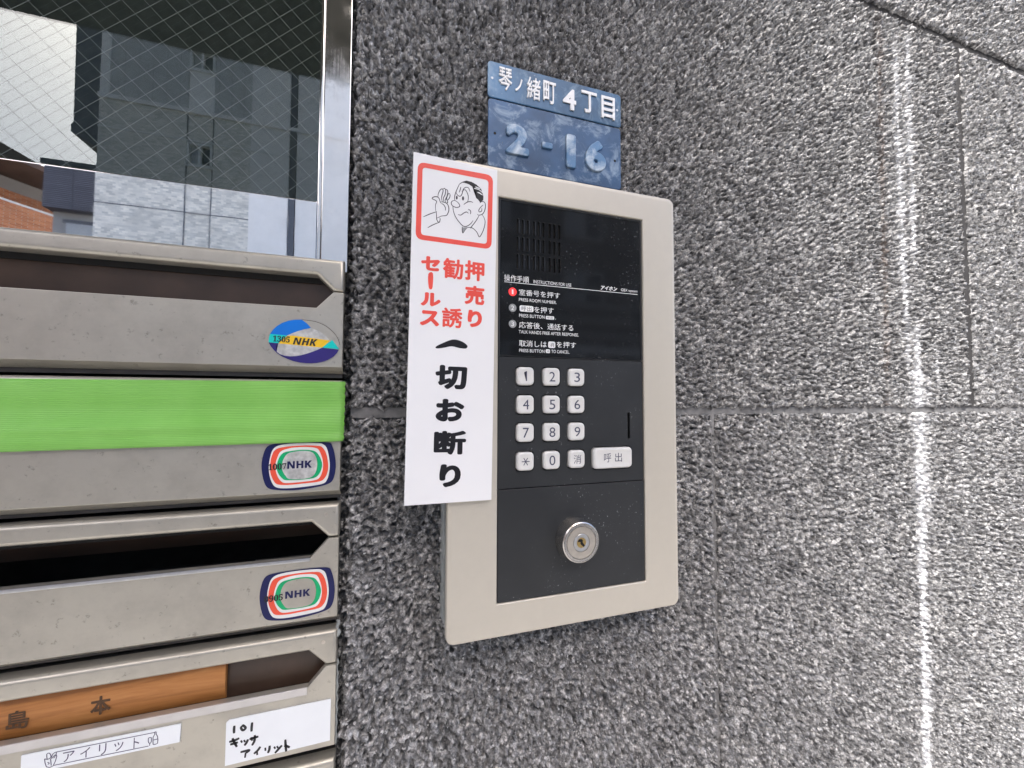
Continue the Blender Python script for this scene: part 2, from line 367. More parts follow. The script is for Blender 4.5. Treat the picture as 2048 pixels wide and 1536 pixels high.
def tile_mat(name, c1, c2, mortar, bw, bh, msize=.06, off=.5):
    m = NT(name); sep = m.n('ShaderNodeSeparateXYZ'); m.l(m.co, sep.inputs[0]); cb = m.n('ShaderNodeCombineXYZ')
    m.l(sep.outputs[0], cb.inputs[0]); m.l(sep.outputs[2], cb.inputs[1])
    if name.startswith('orange'): m.l(m.math('ADD', sep.outputs[0], sep.outputs[1]), cb.inputs[0])
    b = m.n('ShaderNodeTexBrick'); b.offset = off; b.inputs['Scale'].default_value = 1; b.inputs['Brick Width'].default_value = bw; b.inputs['Row Height'].default_value = bh; b.inputs['Mortar Size'].default_value = msize*bh; b.inputs['Bias'].default_value = 0
    b.inputs['Color1'].default_value = (*c1, 1); b.inputs['Color2'].default_value = (*c2, 1); b.inputs['Mortar'].default_value = (*mortar, 1)
    m.l(cb.outputs[0], b.inputs['Vector']); m.color(m.mix(.35, b.outputs['Color'], m.mix(1, b.outputs['Color'], m.ramp(m.noise(3, 4), [(.3, .7), (.7, 1.2)]), 'MULTIPLY')))
    m.set(Roughness=.75); m.bump(b.outputs['Fac'], .5, -.01); return m.m
M['tile'] = tile_mat('pale_mosaic_siding', (.90, .86, .76), (.56, .55, .50), (.74, .72, .67), .125, .05)
M['rib'] = tile_mat('ribbed_siding', (.68, .68, .66), (.62, .62, .60), (.34, .34, .34), .30, .035, .18, 0)
M['orange'] = tile_mat('orange_tile', (.62, .26, .12), (.48, .17, .07), (.55, .38, .27), .11, .06)
M['darkrib'] = tile_mat('dark_ribbed_siding', (.15, .15, .18), (.12, .12, .145), (.06, .06, .07), 4., .05, .3, 0)

# ------------------------------------------------------------------ the street and what the polished metal and glass reflect
YS = .334                                           # mean face of the stone
def sheet(name, x0, x1, y0, y1, z, mat):
    return tag(mesh_obj(name, [(x0, y0, z), (x1, y0, z), (x1, y1, z), (x0, y1, z)], [(0, 1, 2, 3)], mat), kind='structure')
sheet('ground', -300, 300, -300, 300, -.12, M['pave'])
sheet('road', -120, 120, -9.6, -2.2, -.09, M['asphalt'])
o = box('pavement', -40, 40, -2.2, .30, -.11, 0, M['pave']); tag(o, kind='structure')
for xx in (-8.8, -2.6):
    sheet('road_line', -60, 60, xx-.06, xx+.06, -.084, M['white_trim'])

KH = 2.5; YH = 2*YMIR - 5.072*KH                    # house front across the street
def hx(px, py): return RW(px, py, YH)
hz = lambda z: z*KH + ZC                            # heights measured on a front 5.07 m off, scaled to the real one
house = empty('tiled_house', (-2*KH, YH, 0), 'three-storey house with pale mosaic tile front across the street, mirrored in the polished rail', 'house')
XL, XT, XP1, XP2, XR = -2.84*KH, -1.483*KH, -1.095*KH, -1.019*KH, 2.4
zband = hz(3.12); ztop = hz(3.88); wx0, wx1 = -2.08*KH, -1.845*KH
def facade(name, x0, x1, z0, z1, mat, dy=0): return box(name, x0, x1, YH-.2, YH+dy, z0, z1, mat, house)
w1 = (hz(3.60), hz(3.82)); w2 = (hz(2.53), hz(2.78))
box('core', XL+.02, XR-.02, YH-7, YH-.2, -.1, ztop, M['panel'], house)
facade('tiled_wall', XL, wx0-.01, -.1, zband-.05, M['tile']); facade('tiled_wall', wx1+.01, XT, -.1, zband-.05, M['tile'])
facade('window_bay', wx0, wx1, -.1, w2[0], M['tile'], -.015); facade('window_bay', wx0, wx1, w2[1], zband-.05, M['tile'], -.015); facade('window_bay', wx0, wx1, zband+.06, w1[0], M['panel'], -.02); facade('window_bay', wx0, wx1, w1[1], ztop, M['panel'], -.02)
facade('corner_strip', XL, XL+.20, zband+.06, ztop, M['panel'], .01)
facade('ribbed_wall', XL+.21, wx0-.01, zband+.06, ztop, M['rib']); facade('ribbed_wall', wx1+.01, XT, zband+.06, ztop, M['rib'])
facade('band_course', XL-.02, XR, zband-.05, zband+.06, M['panel'], .05)
facade('plain_wall', XT, XP1, -.1, zband-.05, M['panel'], .004); facade('plain_wall', XT, XP1, zband+.06, ztop, M['panel'], .004)
facade('plain_wall', XP2, XR, -.1, zband-.05, M['panel'], .004); facade('plain_wall', XP2, XR, zband+.06, ztop, M['panel'], .004)
box('downpipe', XP1+.02, XP2-.02, YH-.12, YH+.04, -.1, ztop, M['dark_trim'], house)
facade('string_course', XL-.01, XR, hz(2.80)-.02, hz(2.80)+.02, M['white_trim'], .022)
box('tile_joint', XL, XT, YH-.02, YH+.006, hz(2.0)-.012, hz(2.0)+.012, M['dark_trim'], house)
for xx in (wx0-.005, wx1+.005): box('tile_joint', xx-.012, xx+.012, YH-.02, YH+.0055, -.1, zband-.06, M['dark_trim'], house)
for z0, z1 in (w1, w2):
    wd = box('window', wx0+.04, wx1-.04, YH-.12, YH-.10, z0+.03, z1-.03, M['winglass'], house)
    bm = bmesh.new(); xm = (wx0+wx1)/2
    for a in ((wx0, wx0+.05, z0, z1), (wx1-.05, wx1, z0, z1), (xm-.025, xm+.025, z0+.05, z1-.05), (wx0+.05, wx1-.05, z1-.05, z1), (wx0-.03, wx1+.03, z0-.04, z0+.04)):
        add_box(bm, a[0], a[1], YH-.10, YH+.03, a[2], a[3])
    bm_obj('window_frame', bm, M['white_trim'], wd); box('curtain', wx0+.06, xm-.03, YH-.115, YH-.097, z0+.05, z1-.06, M['curtain'], wd)
# the storey that overhangs the left corner, and its post
ov = lambda px, py: RW(px, py, YH-.6)
a, b, c_, d_ = ov(146, 20), ov(140, 237), ov(135, 245), ov(192, 292)
prism('overhang', [(a.x, ztop+1.6), (XL+.3, ztop+1.6), (XL+.3, d_.z), (d_.x, d_.z), (c_.x, c_.z-.15), (c_.x, c_.z+.05), (b.x, b.z)], YH-.7, YH-3.5, M['dark_trim'], house)
pst = ov(175, 300); box('post', pst.x-.06, pst.x+.06, YH-1.2, YH-1.08, -.1, d_.z+.6, M['dark_trim'], house)
an0, an1 = RW(88, 330, YH-.8), RW(190, 424, YH-.8)
annex = empty('annex', (an0.x, YH-.8, 0), 'low annex clad in dark ribbed boards beside the tiled house', 'annex')
box('wall', an0.x, XL-.01, YH-3, YH-.8, an1.z, an0.z+.05, M['darkrib'], annex); box('roof_edge', an0.x-.06, XL-.015, YH-3.05, YH-.74, an0.z+.05, an0.z+.18, M['dark_trim'], annex)
box('porch_wall', an0.x+.05, XL-.02, YH-3, YH-1.1, -.1, an1.z, M['concrete'], annex)
dw = RW(135, 440, YH-1.1); dd = box('door', dw.x, XL-.12, YH-1.12, YH-1.05, -.1, dw.z-.1, M['curtain'], annex); box('door_frame', dw.x-.08, XL-.05, YH-1.09, YH-1.06, dw.z-.1, dw.z, M['dark_trim'], dd)
# orange balcony block further up the street
ap_dir = Vector((math.sin(R(30)), -math.cos(R(30)), 0)); ap0 = RW(-260, 350, YH-3.)
apt = empty('balcony_apartment_block', (ap0.x, ap0.y, 0), 'orange-tiled apartment block with stacked balconies, mirrored at the rail end', 'building')
nrm = Vector((math.cos(R(30)), math.sin(R(30)), 0))
def ap_box(name, s0, s1, d0, d1, z0, z1, mat):
    bm = bmesh.new(); q = []
    for z in (z0, z1):
        for s, d in ((s0, d0), (s1, d0), (s1, d1), (s0, d1)):
            p = Vector((ap0.x, ap0.y, 0))+ap_dir*s+nrm*d; q.append(bm.verts.new((p.x, p.y, z)))
    for f in ((0, 1, 2, 3), (7, 6, 5, 4), (0, 4, 5, 1), (1, 5, 6, 2), (2, 6, 7, 3), (3, 7, 4, 0)): bm.faces.new([q[i] for i in f])
    return bm_obj(name, bm, mat, apt)
zt = RW(0, 332, ap0.y).z
ap_box('core', -9, 14, -6, -1.5, -.1, zt+1.2, M['facade'])
for k in range(5):
    zz = zt-.2-k*1.95
    ap_box('balcony_parapet', -9, 14, -.15, 0, zz-1.0, zz, M['orange']); ap_box('balcony_floor', -9, 14, -1.5, -.15, zz-1.05, zz-.9, M['concrete'])
    ap_box('balcony_back', -9, 14, -1.49, -1.4, zz-.9, zz+.9, M['curtain'] if k % 2 else M['orange'])
    if k < 3: ap_box('coping', -9, 14, -.17, .03, zz, zz+.07, M['white_trim'])
ap_box('eaves', -9, 14, -6.2, .3, zt+1.2, zt+1.4, M['roofbrown'])
rz = zt+1.4
bm = bmesh.new(); q = []
for s, d, z in ((-9, .3, rz+2.6), (3.2, .3, rz), (3.2, -6.2, rz), (-9, -6.2, rz+2.6), (-9, .3, rz), (-9, -6.2, rz)):
    p = Vector((ap0.x, ap0.y, 0))+ap_dir*s+nrm*d; q.append(bm.verts.new((p.x, p.y, z)))
for f in ((0, 1, 2, 3), (0, 4, 1), (3, 2, 5), (0, 3, 5, 4), (1, 4, 5, 2)): bm.faces.new([q[i] for i in f])
bm_obj('sloping_roof', bm, M['roofbrown'], apt)
nb_ = empty('dark_neighbour_house', (7, YH-1, 0), 'dark brown-grey neighbouring house mirrored in the black intercom display', 'house')
box('wall', 2.6, 13, YH-6, YH-.9, -.1, 9.4, M['darkfacade'], nb_); box('eaves', 2.5, 13.2, YH-6.2, YH-.4, 9.41, 9.6, M['dark_trim'], nb_)
for zz in (2.2, 5.0, 7.6):
    for xx in (3.4, 6.4, 9.6):
        w_ = box('window', xx, xx+1.5, YH-.93, YH-.87, zz, zz+1.2, M['winglass'], nb_); box('curtain', xx+.05, xx+.7, YH-.869, YH-.862, zz+.05, zz+1.15, M['curtain'], w_)
        bm = bmesh.new()
        for a in ((xx-.06, xx, zz-.06, zz+1.26), (xx+1.5, xx+1.56, zz-.06, zz+1.26), (xx, xx+1.5, zz+1.2, zz+1.26), (xx, xx+1.5, zz-.06, zz), (xx+.72, xx+.78, zz, zz+1.2)): add_box(bm, a[0], a[1], YH-.92, YH-.84, a[2], a[3])
        bm_obj('window_frame', bm, M['white_trim'], w_)
# a louvred carport with boxes stands to the right on the far side: it shows as bands in the black display
cp = empty('slatted_carport', (7, YH+1.4, 0), 'pale slatted carport screen mirrored in the black display', 'carport')
for k in range(7): box('slat', 4.1, 8.6, YH+1.3, YH+1.36, 1.9+k*.48, 2.12+k*.48, M['white_trim'] if k in (1, 2) else M['concrete'], cp)
for xx in (4.1, 7.8, 8.2, 8.6): box('post', xx-.06, xx+.06, YH+1.20, YH+1.30, -.1, 5.3, M['dark_trim'], cp)

# our own building: canopy over the entrance and the plain upper wall
ZSOF = 1.9; YSOF = 2*YMIR-ZSOF/.7545
cn = empty('entrance_canopy', (-.6, YSOF, ZC+ZSOF), 'dark flat soffit over the entrance, mirrored in the wired glass', 'canopy')
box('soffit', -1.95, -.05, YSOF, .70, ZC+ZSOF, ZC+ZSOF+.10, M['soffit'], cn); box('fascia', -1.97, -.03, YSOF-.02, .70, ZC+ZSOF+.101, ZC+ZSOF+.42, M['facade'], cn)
ob = empty('entrance_building', (0, .8, 0), 'plain grey upper wall of the building behind the mailboxes', 'building')
box('upper_wall', -7, 9, .36, 1.2, ZC+ZSOF+.421, 5.2, M['facade'], ob); box('side_wall', -7, -.62, .40, 1.2, -.05, ZC+ZSOF-.002, M['facade'], ob)
box('side_panel', -.62, -.347, .338, .40, ZC-.356, ZC+.099, M['facade'], ob); box('plinth', -.62, -.0325, .340, .48, -.05, ZC-.357, M['facade'], ob)
box('back_wall', -.60, 9, 1.0, 1.2, -.05, ZC+ZSOF-.002, M['room'], ob)

# ------------------------------------------------------------------ the stone wall
def band_noise(n0, n1, lo, hi, seed):
    r = np.random.default_rng(seed); f = np.fft.rfft2(r.standard_normal((n0, n1)))
    k = np.hypot(np.fft.fftfreq(n0)[:, None], np.fft.rfftfreq(n1)[None, :])*1000   # cycles per metre at 1 mm
    wl_ = 1000/np.maximum(k, 1e-3)
    g = np.exp(-((np.log(wl_)-math.log(math.sqrt(lo*hi)))/(.5*math.log(hi/lo)+.12))**2)
    a = np.fft.irfft2(f*g, (n0, n1)); return a/a.std()
NX, NZ = 2400, 1400
na = band_noise(NZ, NX, 5, 10, 1); nb = band_noise(NZ, NX, 2.8, 4.4, 2); nc = band_noise(NZ, NX, 14, 34, 3); nd_ = band_noise(NZ, NX, 7, 12, 5)
hf = .70*na + .48*nb + .26*nc
hf = hf - .55*np.clip(nd_-.9, 0, 2.0)*1.6                     # pits
hf = np.where(hf > 0, hf*.8, hf*1.3)*.0031
def sample(x, z):
    u = np.clip((x+.1)*1000, 0, NX-2); v = np.clip((z-ZC+.6)*1000, 0, NZ-2)
    i, j = u.astype(int), v.astype(int); a, b = u-i, v-j
    return (hf[j, i]*(1-a)+hf[j, i+1]*a)*(1-b)+(hf[j+1, i]*(1-a)+hf[j+1, i+1]*a)*b
wall = empty('stone_wall', (.4, YS, 0), 'rough grey split-face stone wall with white lime streak and recessed joints', 'wall')
def spaced(a, b, step):
    out = [a]
    while out[-1] < b-1e-5: out.append(min(b, out[-1]+step(out[-1])))
    if len(out) > 2 and out[-1]-out[-2] < .0004: out.pop(-2)
    return np.array(out)
def stone(x0, x1, z0, z1, fine=True):
    if fine:
        xs = spaced(x0, x1, lambda x: .00115*(1+(max(x-.1, 0)/.55)**1.6)); zm = .00115*(1+(max(x0, 0)/.8)**1.4); zs = spaced(z0, z1, lambda z: zm)
    else: xs = np.linspace(x0, x1, 30); zs = np.linspace(z0, z1, 20)
    XX, ZZ = np.meshgrid(xs, zs); h = sample(XX, ZZ)
    e = np.minimum(np.minimum(XX-x0, x1-XX), np.minimum(ZZ-z0, z1-ZZ))
    if fine:   # broken arrises
        wgt = np.exp(-np.maximum(e, 0)/.005)
        XX = XX+wgt*sample(XX+.17, ZZ+.05)*.55; ZZ = ZZ+wgt*sample(XX+.43, ZZ-.03)*.55
    h = h*np.clip(e/.004+.35, 0, 1) - .0022*np.clip(1-e/.0035, 0, 1)**2
    jx = np.zeros_like(XX); Yv = YS-h
    # outer ring turned back into the joint
    XX = np.pad(XX, 1, mode='edge'); ZZ = np.pad(ZZ, 1, mode='edge'); Yv = np.pad(Yv, 1, constant_values=YS+.018)
    nz, nx = XX.shape; co = np.stack([XX, Yv, ZZ], -1).reshape(-1, 3)
    idx = np.arange(nz*nx).reshape(nz, nx)
    q = np.stack([idx[:-1, :-1], idx[:-1, 1:], idx[1:, 1:], idx[1:, :-1]], -1).reshape(-1, 4)
    me = bpy.data.meshes.new('stone_block'); me.vertices.add(len(co)); me.vertices.foreach_set('co', co.ravel().astype(np.float32))
    me.loops.add(q.size); me.loops.foreach_set('vertex_index', q.ravel().astype(np.int32)); me.polygons.add(len(q))
    me.polygons.foreach_set('loop_start', np.arange(0, q.size, 4, dtype=np.int32))
    me.update(calc_edges=True); me.shade_smooth(); me.materials.append(M['stone'])
    return setpar(link(bpy.data.objects.new('stone_block', me)), wall)
ZJ, ZJ2 = ZC-.0102, ZC+.5165; JW = .0042; JU = .0068
XE = -.0255
stone(XE, .774-.0058, ZJ+JW, ZJ2-JU); stone(.774+.0058, 1.10, ZJ+JW, ZJ2-JU)
stone(XE, .3275-.0028, ZC-.50, ZJ-JW); stone(.3275+.0028, 1.05, ZC-.53, ZJ-JW)
stone(.44, 1.10, ZJ2+JU, ZC+.74)
for r_ in ((XE, .439, ZJ2+JW, ZC+1.04), (.44, 1.22, ZC+.7405, ZC+1.04), (1.1005, 1.67, ZJ2+JW, ZC+1.04), (1.1005, 1.67, ZJ+JW, ZJ2-JW), (1.676, 2.57, ZJ+JW, ZJ2-JW), (1.0505, 1.22, ZC-.53, ZJ-JW), (1.226, 2.12, ZC-.53, ZJ-JW),
           (XE, .324, ZC-.53, ZC-.5005), (XE, .77, ZC-1.06, ZC-.539), (.776, 1.67, ZC-1.06, ZC-.539), (XE, .324, ZC-1.4, ZC-1.068), (.33, 1.22, ZC-1.4, ZC-1.068)):
    stone(*r_, fine=False)
box('mortar', XE+.004, 2.6, YS+.0062, YS+.1, -.05, ZC+ZSOF-.004, M['mortar'], wall)
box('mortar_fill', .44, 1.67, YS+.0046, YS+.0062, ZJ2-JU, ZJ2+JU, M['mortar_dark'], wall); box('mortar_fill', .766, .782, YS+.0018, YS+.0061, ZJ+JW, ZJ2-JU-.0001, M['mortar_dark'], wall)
box('mortar_fill', .3248, .3302, YS+.0032, YS+.0061, ZC-.53, ZJ-JW-.0002, M['mortar'], wall)
box('mortar_fill', XE, 1.67, YS+.0040, YS+.0061, ZJ-JW, ZJ+JW, M['mortar'], wall)
# the set-back stone edge beside the mailboxes
xs = np.linspace(-.034, XE+.003, 12); zs = np.arange(ZC-.40, ZC+.46, .0016); XX, ZZ = np.meshgrid(xs, zs)
nx = len(xs); vv = np.stack([XX, YS+.0135-1.3*sample(XX+.3, ZZ), ZZ], -1).reshape(-1, 3)
fs = [(j*nx+i, j*nx+i+1, (j+1)*nx+i+1, (j+1)*nx+i) for j in range(len(zs)-1) for i in range(nx-1)]
mesh_obj('recessed_edge', vv.tolist(), fs, M['stone'], wall, smooth=True)

# ------------------------------------------------------------------ mailboxes
YM = .330; XR_, XL_ = -.0314, -.345; PITCH = .0929; ZT0 = ZC+.1076
def mailbox(i, label):
    t = ZT0-PITCH*i
    g = empty('mailbox', ((XL_+XR_)/2, YM, t-.0875), label, 'mailbox', 'stacked mailboxes beside the stone wall')
    a, tip, b = t-.0128, t-.0248, t-.0382
    xs_, xt = -.0505, -.0387; ls_, lt = XL_+(XR_-xs_), XL_+(XR_-xt)
    prism('top_rail', [(XL_, t), (XL_, tip+.0003), (lt, tip+.0003), (ls_, a), (xs_, a), (xt, tip+.0003), (XR_, tip+.0003), (XR_, t)], YM, YM+.0105, M['mail'], g, .0030, 4)
    prism('front_panel', [(XL_, tip-.0004), (XL_, t-.0832), (XR_, t-.0832), (XR_, tip-.0004), (xt, tip-.0004), (xs_, b), (ls_, b), (lt, tip-.0004)], YM+.0004, YM+.006, M['mail'], g, .0007, 2)
    # lower edge bent back
    bm = bmesh.new(); v = [bm.verts.new(c) for c in ((XL_, YM+.0011, t-.0831), (XR_, YM+.0011, t-.0831), (XR_, YM+.0075, t-.0874), (XL_, YM+.0075, t-.0874), (XR_, YM+.0125, t-.0874), (XL_, YM+.0125, t-.0874))]
    bm.faces.new((v[0], v[1], v[2], v[3])); bm.faces.new((v[3], v[2], v[4], v[5])); bm_obj('lower_bend', bm, M['mail'], g)
    # carcass: open-fronted tray behind the front
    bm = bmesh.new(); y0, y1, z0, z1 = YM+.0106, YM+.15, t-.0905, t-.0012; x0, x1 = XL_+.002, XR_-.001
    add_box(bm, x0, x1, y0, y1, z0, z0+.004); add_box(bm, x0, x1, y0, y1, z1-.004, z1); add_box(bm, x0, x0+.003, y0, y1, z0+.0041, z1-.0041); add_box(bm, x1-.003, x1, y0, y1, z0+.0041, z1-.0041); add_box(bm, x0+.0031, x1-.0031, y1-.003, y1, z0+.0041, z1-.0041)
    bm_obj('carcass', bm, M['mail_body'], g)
    return g, t, a, tip, b
def flap(g, t, a, b, push=0., drop=1.):
    """brown lid hung behind the slot; push swings its lower edge inwards"""
    top, bot = a+.004, b-.004; L = (top-bot)*drop; ang = push
    y0 = YM+.013; yb = y0+L*math.sin(ang); zb = top-L*math.cos(ang)
    bm = bmesh.new(); x0, x1 = XL_+.006, XR_-.0045; th = .0015
    P = [(y0, top), (yb, zb), (yb+th, zb), (y0+th, top)]
    A = [bm.verts.new((x0, *p)) for p in P]; B = [bm.verts.new((x1, *p)) for p in P]
    bm.faces.new(A); bm.faces.new(B[::-1])
    for k in range(4): bm.faces.new([A[k], B[k], B[(k+1) % 4], A[(k+1) % 4]])
    fl = bm_obj('slot_flap', bm, M['flap'], g)
    box('slot_shade_strip', XL_+.006, XR_-.005, YM+.0112, YM+.0128, a-.0042, a+.0035, M['black'], g)  # black strip added below the rail: shade at the slot top put into colour
    return fl
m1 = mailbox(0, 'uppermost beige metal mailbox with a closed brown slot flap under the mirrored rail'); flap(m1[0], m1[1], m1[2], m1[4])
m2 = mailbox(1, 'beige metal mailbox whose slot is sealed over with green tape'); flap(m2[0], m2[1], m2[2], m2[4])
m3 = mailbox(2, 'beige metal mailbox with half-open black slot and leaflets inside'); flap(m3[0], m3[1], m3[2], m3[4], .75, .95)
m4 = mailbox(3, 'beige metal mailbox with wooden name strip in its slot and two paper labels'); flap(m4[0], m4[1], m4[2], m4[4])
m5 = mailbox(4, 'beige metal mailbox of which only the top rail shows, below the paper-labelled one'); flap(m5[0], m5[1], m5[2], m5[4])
for g, t, *_ in (m3, m4):
    # small rivet dimple on the rail end
    c = Vector((-.0405, YM-.0002, t-.0075)); n = 16
    loft('rivet', [([(c.x+.0016*math.cos(2*math.pi*i/n), c.z+.0016*math.sin(2*math.pi*i/n)) for i in range(n)], YM+.0004), ([(c.x+.0013*math.cos(2*math.pi*i/n), c.z+.0013*math.sin(2*math.pi*i/n)) for i in range(n)], YM-.0003)], M['steel2'], g)
# lip of the fourth slot
g, t, a, tip, b = m4
prism('slot_lip', [(XL_+.02, b+.0006), (-.0506, b+.0006), (-.0506, b-.0046), (XL_+.02, b-.0046)], YM-.0006, YM+.0003, M['paper_film'], g, .0003, 2)
g3 = m3[0]; prism('slot_lip', [(XL_+.02, m3[4]+.0003), (-.0506, m3[4]+.0003), (-.0506, m3[4]-.0022), (XL_+.02, m3[4]-.0022)], YM-.0008, YM+.0003, M['steel3'], g3, .0004, 2)
# sealant beads at the right edge of the lower boxes
def bead(pts, r, parent):
    bm = bmesh.new(); rings = []
    for k, p in enumerate(pts):
        rr = r*(.7+.6*random.random()); rings.append([bm.verts.new((p[0]+rr*math.cos(2*math.pi*i/7), p[1]+rr*math.sin(2*math.pi*i/7), p[2])) for i in range(7)])
    for A, B in zip(rings, rings[1:]):
        for i in range(7): bm.faces.new([A[i], A[(i+1) % 7], B[(i+1) % 7], B[i]])
    bm.faces.new(rings[0]); bm.faces.new(rings[-1][::-1]); return bm_obj('sealant', bm, M['seal'], parent, smooth=True)
bead([(-.0312+.0006*math.sin(z*900), YM+.004, ZC-.166-z) for z in np.linspace(0, .012, 9)], .0016, m3[0])
bead([(-.0310+.0004*math.sin(z*700), YM+.005, ZC-.195-z) for z in np.linspace(0, .062, 26)], .0007, m4[0])
# leaflets lying in the third box
for k, (x0, x1, y0, tilt, mat) in enumerate(((-.30, -.19, .362, .2, 'dark_trim'), (-.20, -.11, .358, .28, 'ink_dark'), (-.12, -.055, .366, .22, 'facade'))):
    zb = m3[1]-.0862; L = .07
    lf = mesh_obj('leaflet', [(x0, y0, zb), (x1, y0+.004, zb), (x1, y0+L*math.cos(tilt), zb+L*math.sin(tilt)), (x0, y0+L*math.cos(tilt), zb+L*math.sin(tilt))], [(0, 1, 2, 3)], M[mat])
    md = lf.modifiers.new('thickness', 'SOLIDIFY'); md.thickness = .0006
    tag(lf, ('dark leaflet lying deep inside the half-open mailbox slot, beside a paler one', 'black leaflet between two others inside the half-open mailbox', 'pale grey leaflet inside the half-open mailbox, under the flap end')[k], 'leaflet')

# wooden strip in slot 4
pl = W(452, 1366, YM+.010); z0, z1 = m4[4]-.003, m4[2]+.003; nseg = 10; vs_, fs = [], []
for k in range(nseg+1):
    s = k/nseg; yy = YM+.0115-.0035*math.sin(math.pi*s)**.7
    vs_ += [(XL_+.03, yy, z0+(z1-z0)*s), (pl.x, yy, z0+(z1-z0)*s)]
for k in range(nseg): fs.append((2*k, 2*k+1, 2*k+3, 2*k+2))
vs_ += [(XL_+.03, YM+.0125, z0), (pl.x, YM+.0125, z0), (XL_+.03, YM+.0125, z1), (pl.x, YM+.0125, z1)]; q = len(vs_)
fs += [(q-4, q-2, q-1, q-3), tuple([2*k+1 for k in range(nseg+1)]+[q-1, q-3])]
wood = empty('wooden_name_strip', (-.2, YM+.011, z0), 'orange wooden name strip with two faded characters in the mailbox slot', 'name strip')
mesh_obj('strip', vs_, fs, M['wood'], wood, smooth=True, sharp=50)
cB = cropmap(0, 1380, .18555)
text_px('lettering', '島', cB, 190, 322, 250, 200, YM+.0078, M['faded'], wood, offset=.02); text_px('lettering', '本', cB, 1085, 165, 220, 200, YM+.0078, M['faded'], wood, offset=.03)

# ------------------------------------------------------------------ green tape over box 2
tl, tr, br_, bl_ = W(-160, 755.5, YM), W(691, 763.5, YM), W(687.5, 882, YM), W(-160, 909, YM)
nu, nv = 60, 24; vs_, fs = [], []
for j in range(nv+1):
    for i in range(nu+1):
        u, v = i/nu, j/nv; p = (tl*(1-u)+tr*u)*(1-v)+(bl_*(1-u)+br_*u)*v
        sag = .0026*math.exp(-((v-.72)/.10)**2)*math.exp(-((u-.45)/.32)**2)-.0012*math.exp(-((v-.42)/.16)**2)+.0010*math.exp(-((v-.86-.1*u)/.05)**2)+.0005*math.sin(9*u+3*v)*.4
        curl = .0012*max(0, (u-.96)/.04)**2
        jag = .0004*math.sin(j*2.3)*(1 if i == nu else 0)
        vs_.append((p.x+jag, YM-.0018-sag+curl, p.z))
for j in range(nv):
    for i in range(nu): k = j*(nu+1)+i; fs.append((k, k+nu+1, k+nu+2, k+1))
o = mesh_obj('green_tape', vs_, fs, M['tape'], smooth=True); md = o.modifiers.new('thickness', 'SOLIDIFY'); md.thickness = .0004; md.offset = -1
tag(o, 'strip of ribbed bright green tape stuck across a mailbox slot', 'tape')

# ------------------------------------------------------------------ stickers
LY = .00006
cO = cropmap(500, 620, .10742)
ys = YM-.00005
st1 = empty('oval_sticker', W(608, 684, YM), 'oval blue, yellow and violet sticker numbered 1305 on the uppermost mailbox', 'sticker')
px_poly('film', [(345, 600), (375, 440), (500, 300), (700, 200), (960, 178), (1200, 210), (1400, 290), (1560, 420), (1640, 540), (1675, 650), (1650, 740), (1580, 850), (1450, 930), (1250, 985), (1050, 990), (800, 950), (600, 865), (450, 755)], ys, cO, M['mail'], st1, 4)
px_poly('silver_field', [(480, 700), (540, 615), (690, 475), (900, 390), (1135, 335), (1300, 400), (1420, 490), (1490, 570), (1345, 700), (1150, 780), (950, 840), (750, 862), (560, 832), (490, 775)], ys-LY, cO, M['silver'], st1, 0)
px_poly('blue_field', [(372, 445), (430, 365), (500, 300), (600, 240), (720, 198), (840, 180), (960, 178), (1060, 250), (1135, 335), (1020, 356), (900, 390), (790, 430), (690, 475)], ys-2*LY, cO, M['vblue'], st1)
px_poly('cyan_field', [(372, 445), (700, 475), (600, 535), (530, 618), (345, 600), (350, 520)], ys-2.9*LY, cO, M['cyan'], st1)
px_poly('violet_field', [(345, 602), (525, 618), (490, 665), (478, 710), (496, 778), (440, 740), (385, 672)], ys-2.3*LY, cO, M['navy2'], st1)
px_poly('violet_field', [(480, 700), (500, 780), (560, 824), (650, 853), (750, 863), (860, 858), (950, 842), (1050, 815), (1150, 782), (1250, 745), (1345, 702), (1655, 737), (1620, 800), (1560, 865), (1450, 930), (1350, 965), (1250, 985), (1150, 992), (1050, 990), (930, 978), (800, 950), (700, 912), (600, 866), (510, 808), (440, 742)], ys-2.45*LY, cO, M['navy2'], st1)
px_poly('yellow_field', [(690, 480), (800, 475), (1490, 568), (1345, 700), (535, 622), (600, 540)], ys-2.6*LY, cO, M['yellow'], st1)
px_poly('cyan_field', [(1345, 700), (1490, 590), (1530, 558), (1662, 728)], ys-3.2*LY, cO, M['cyan'], st1)
text_px('number', '𝟏𝟑𝟎𝟓', cO, 585, 540, 315, 112, ys-5*LY, M['ink'], st1, rot=R(-2), offset=.012); text_px('lettering', '𝙉𝙃𝙆', cO, 1030, 592, 455, 128, ys-5*LY, M['ink'], st1, rot=R(-2.5), offset=.015)
strokes('outline', [[(960, 180), (1200, 212), (1400, 292), (1560, 422), (1640, 542), (1672, 650)]], .0003, ys-2*LY, cO, M['flap'], st1, 0)

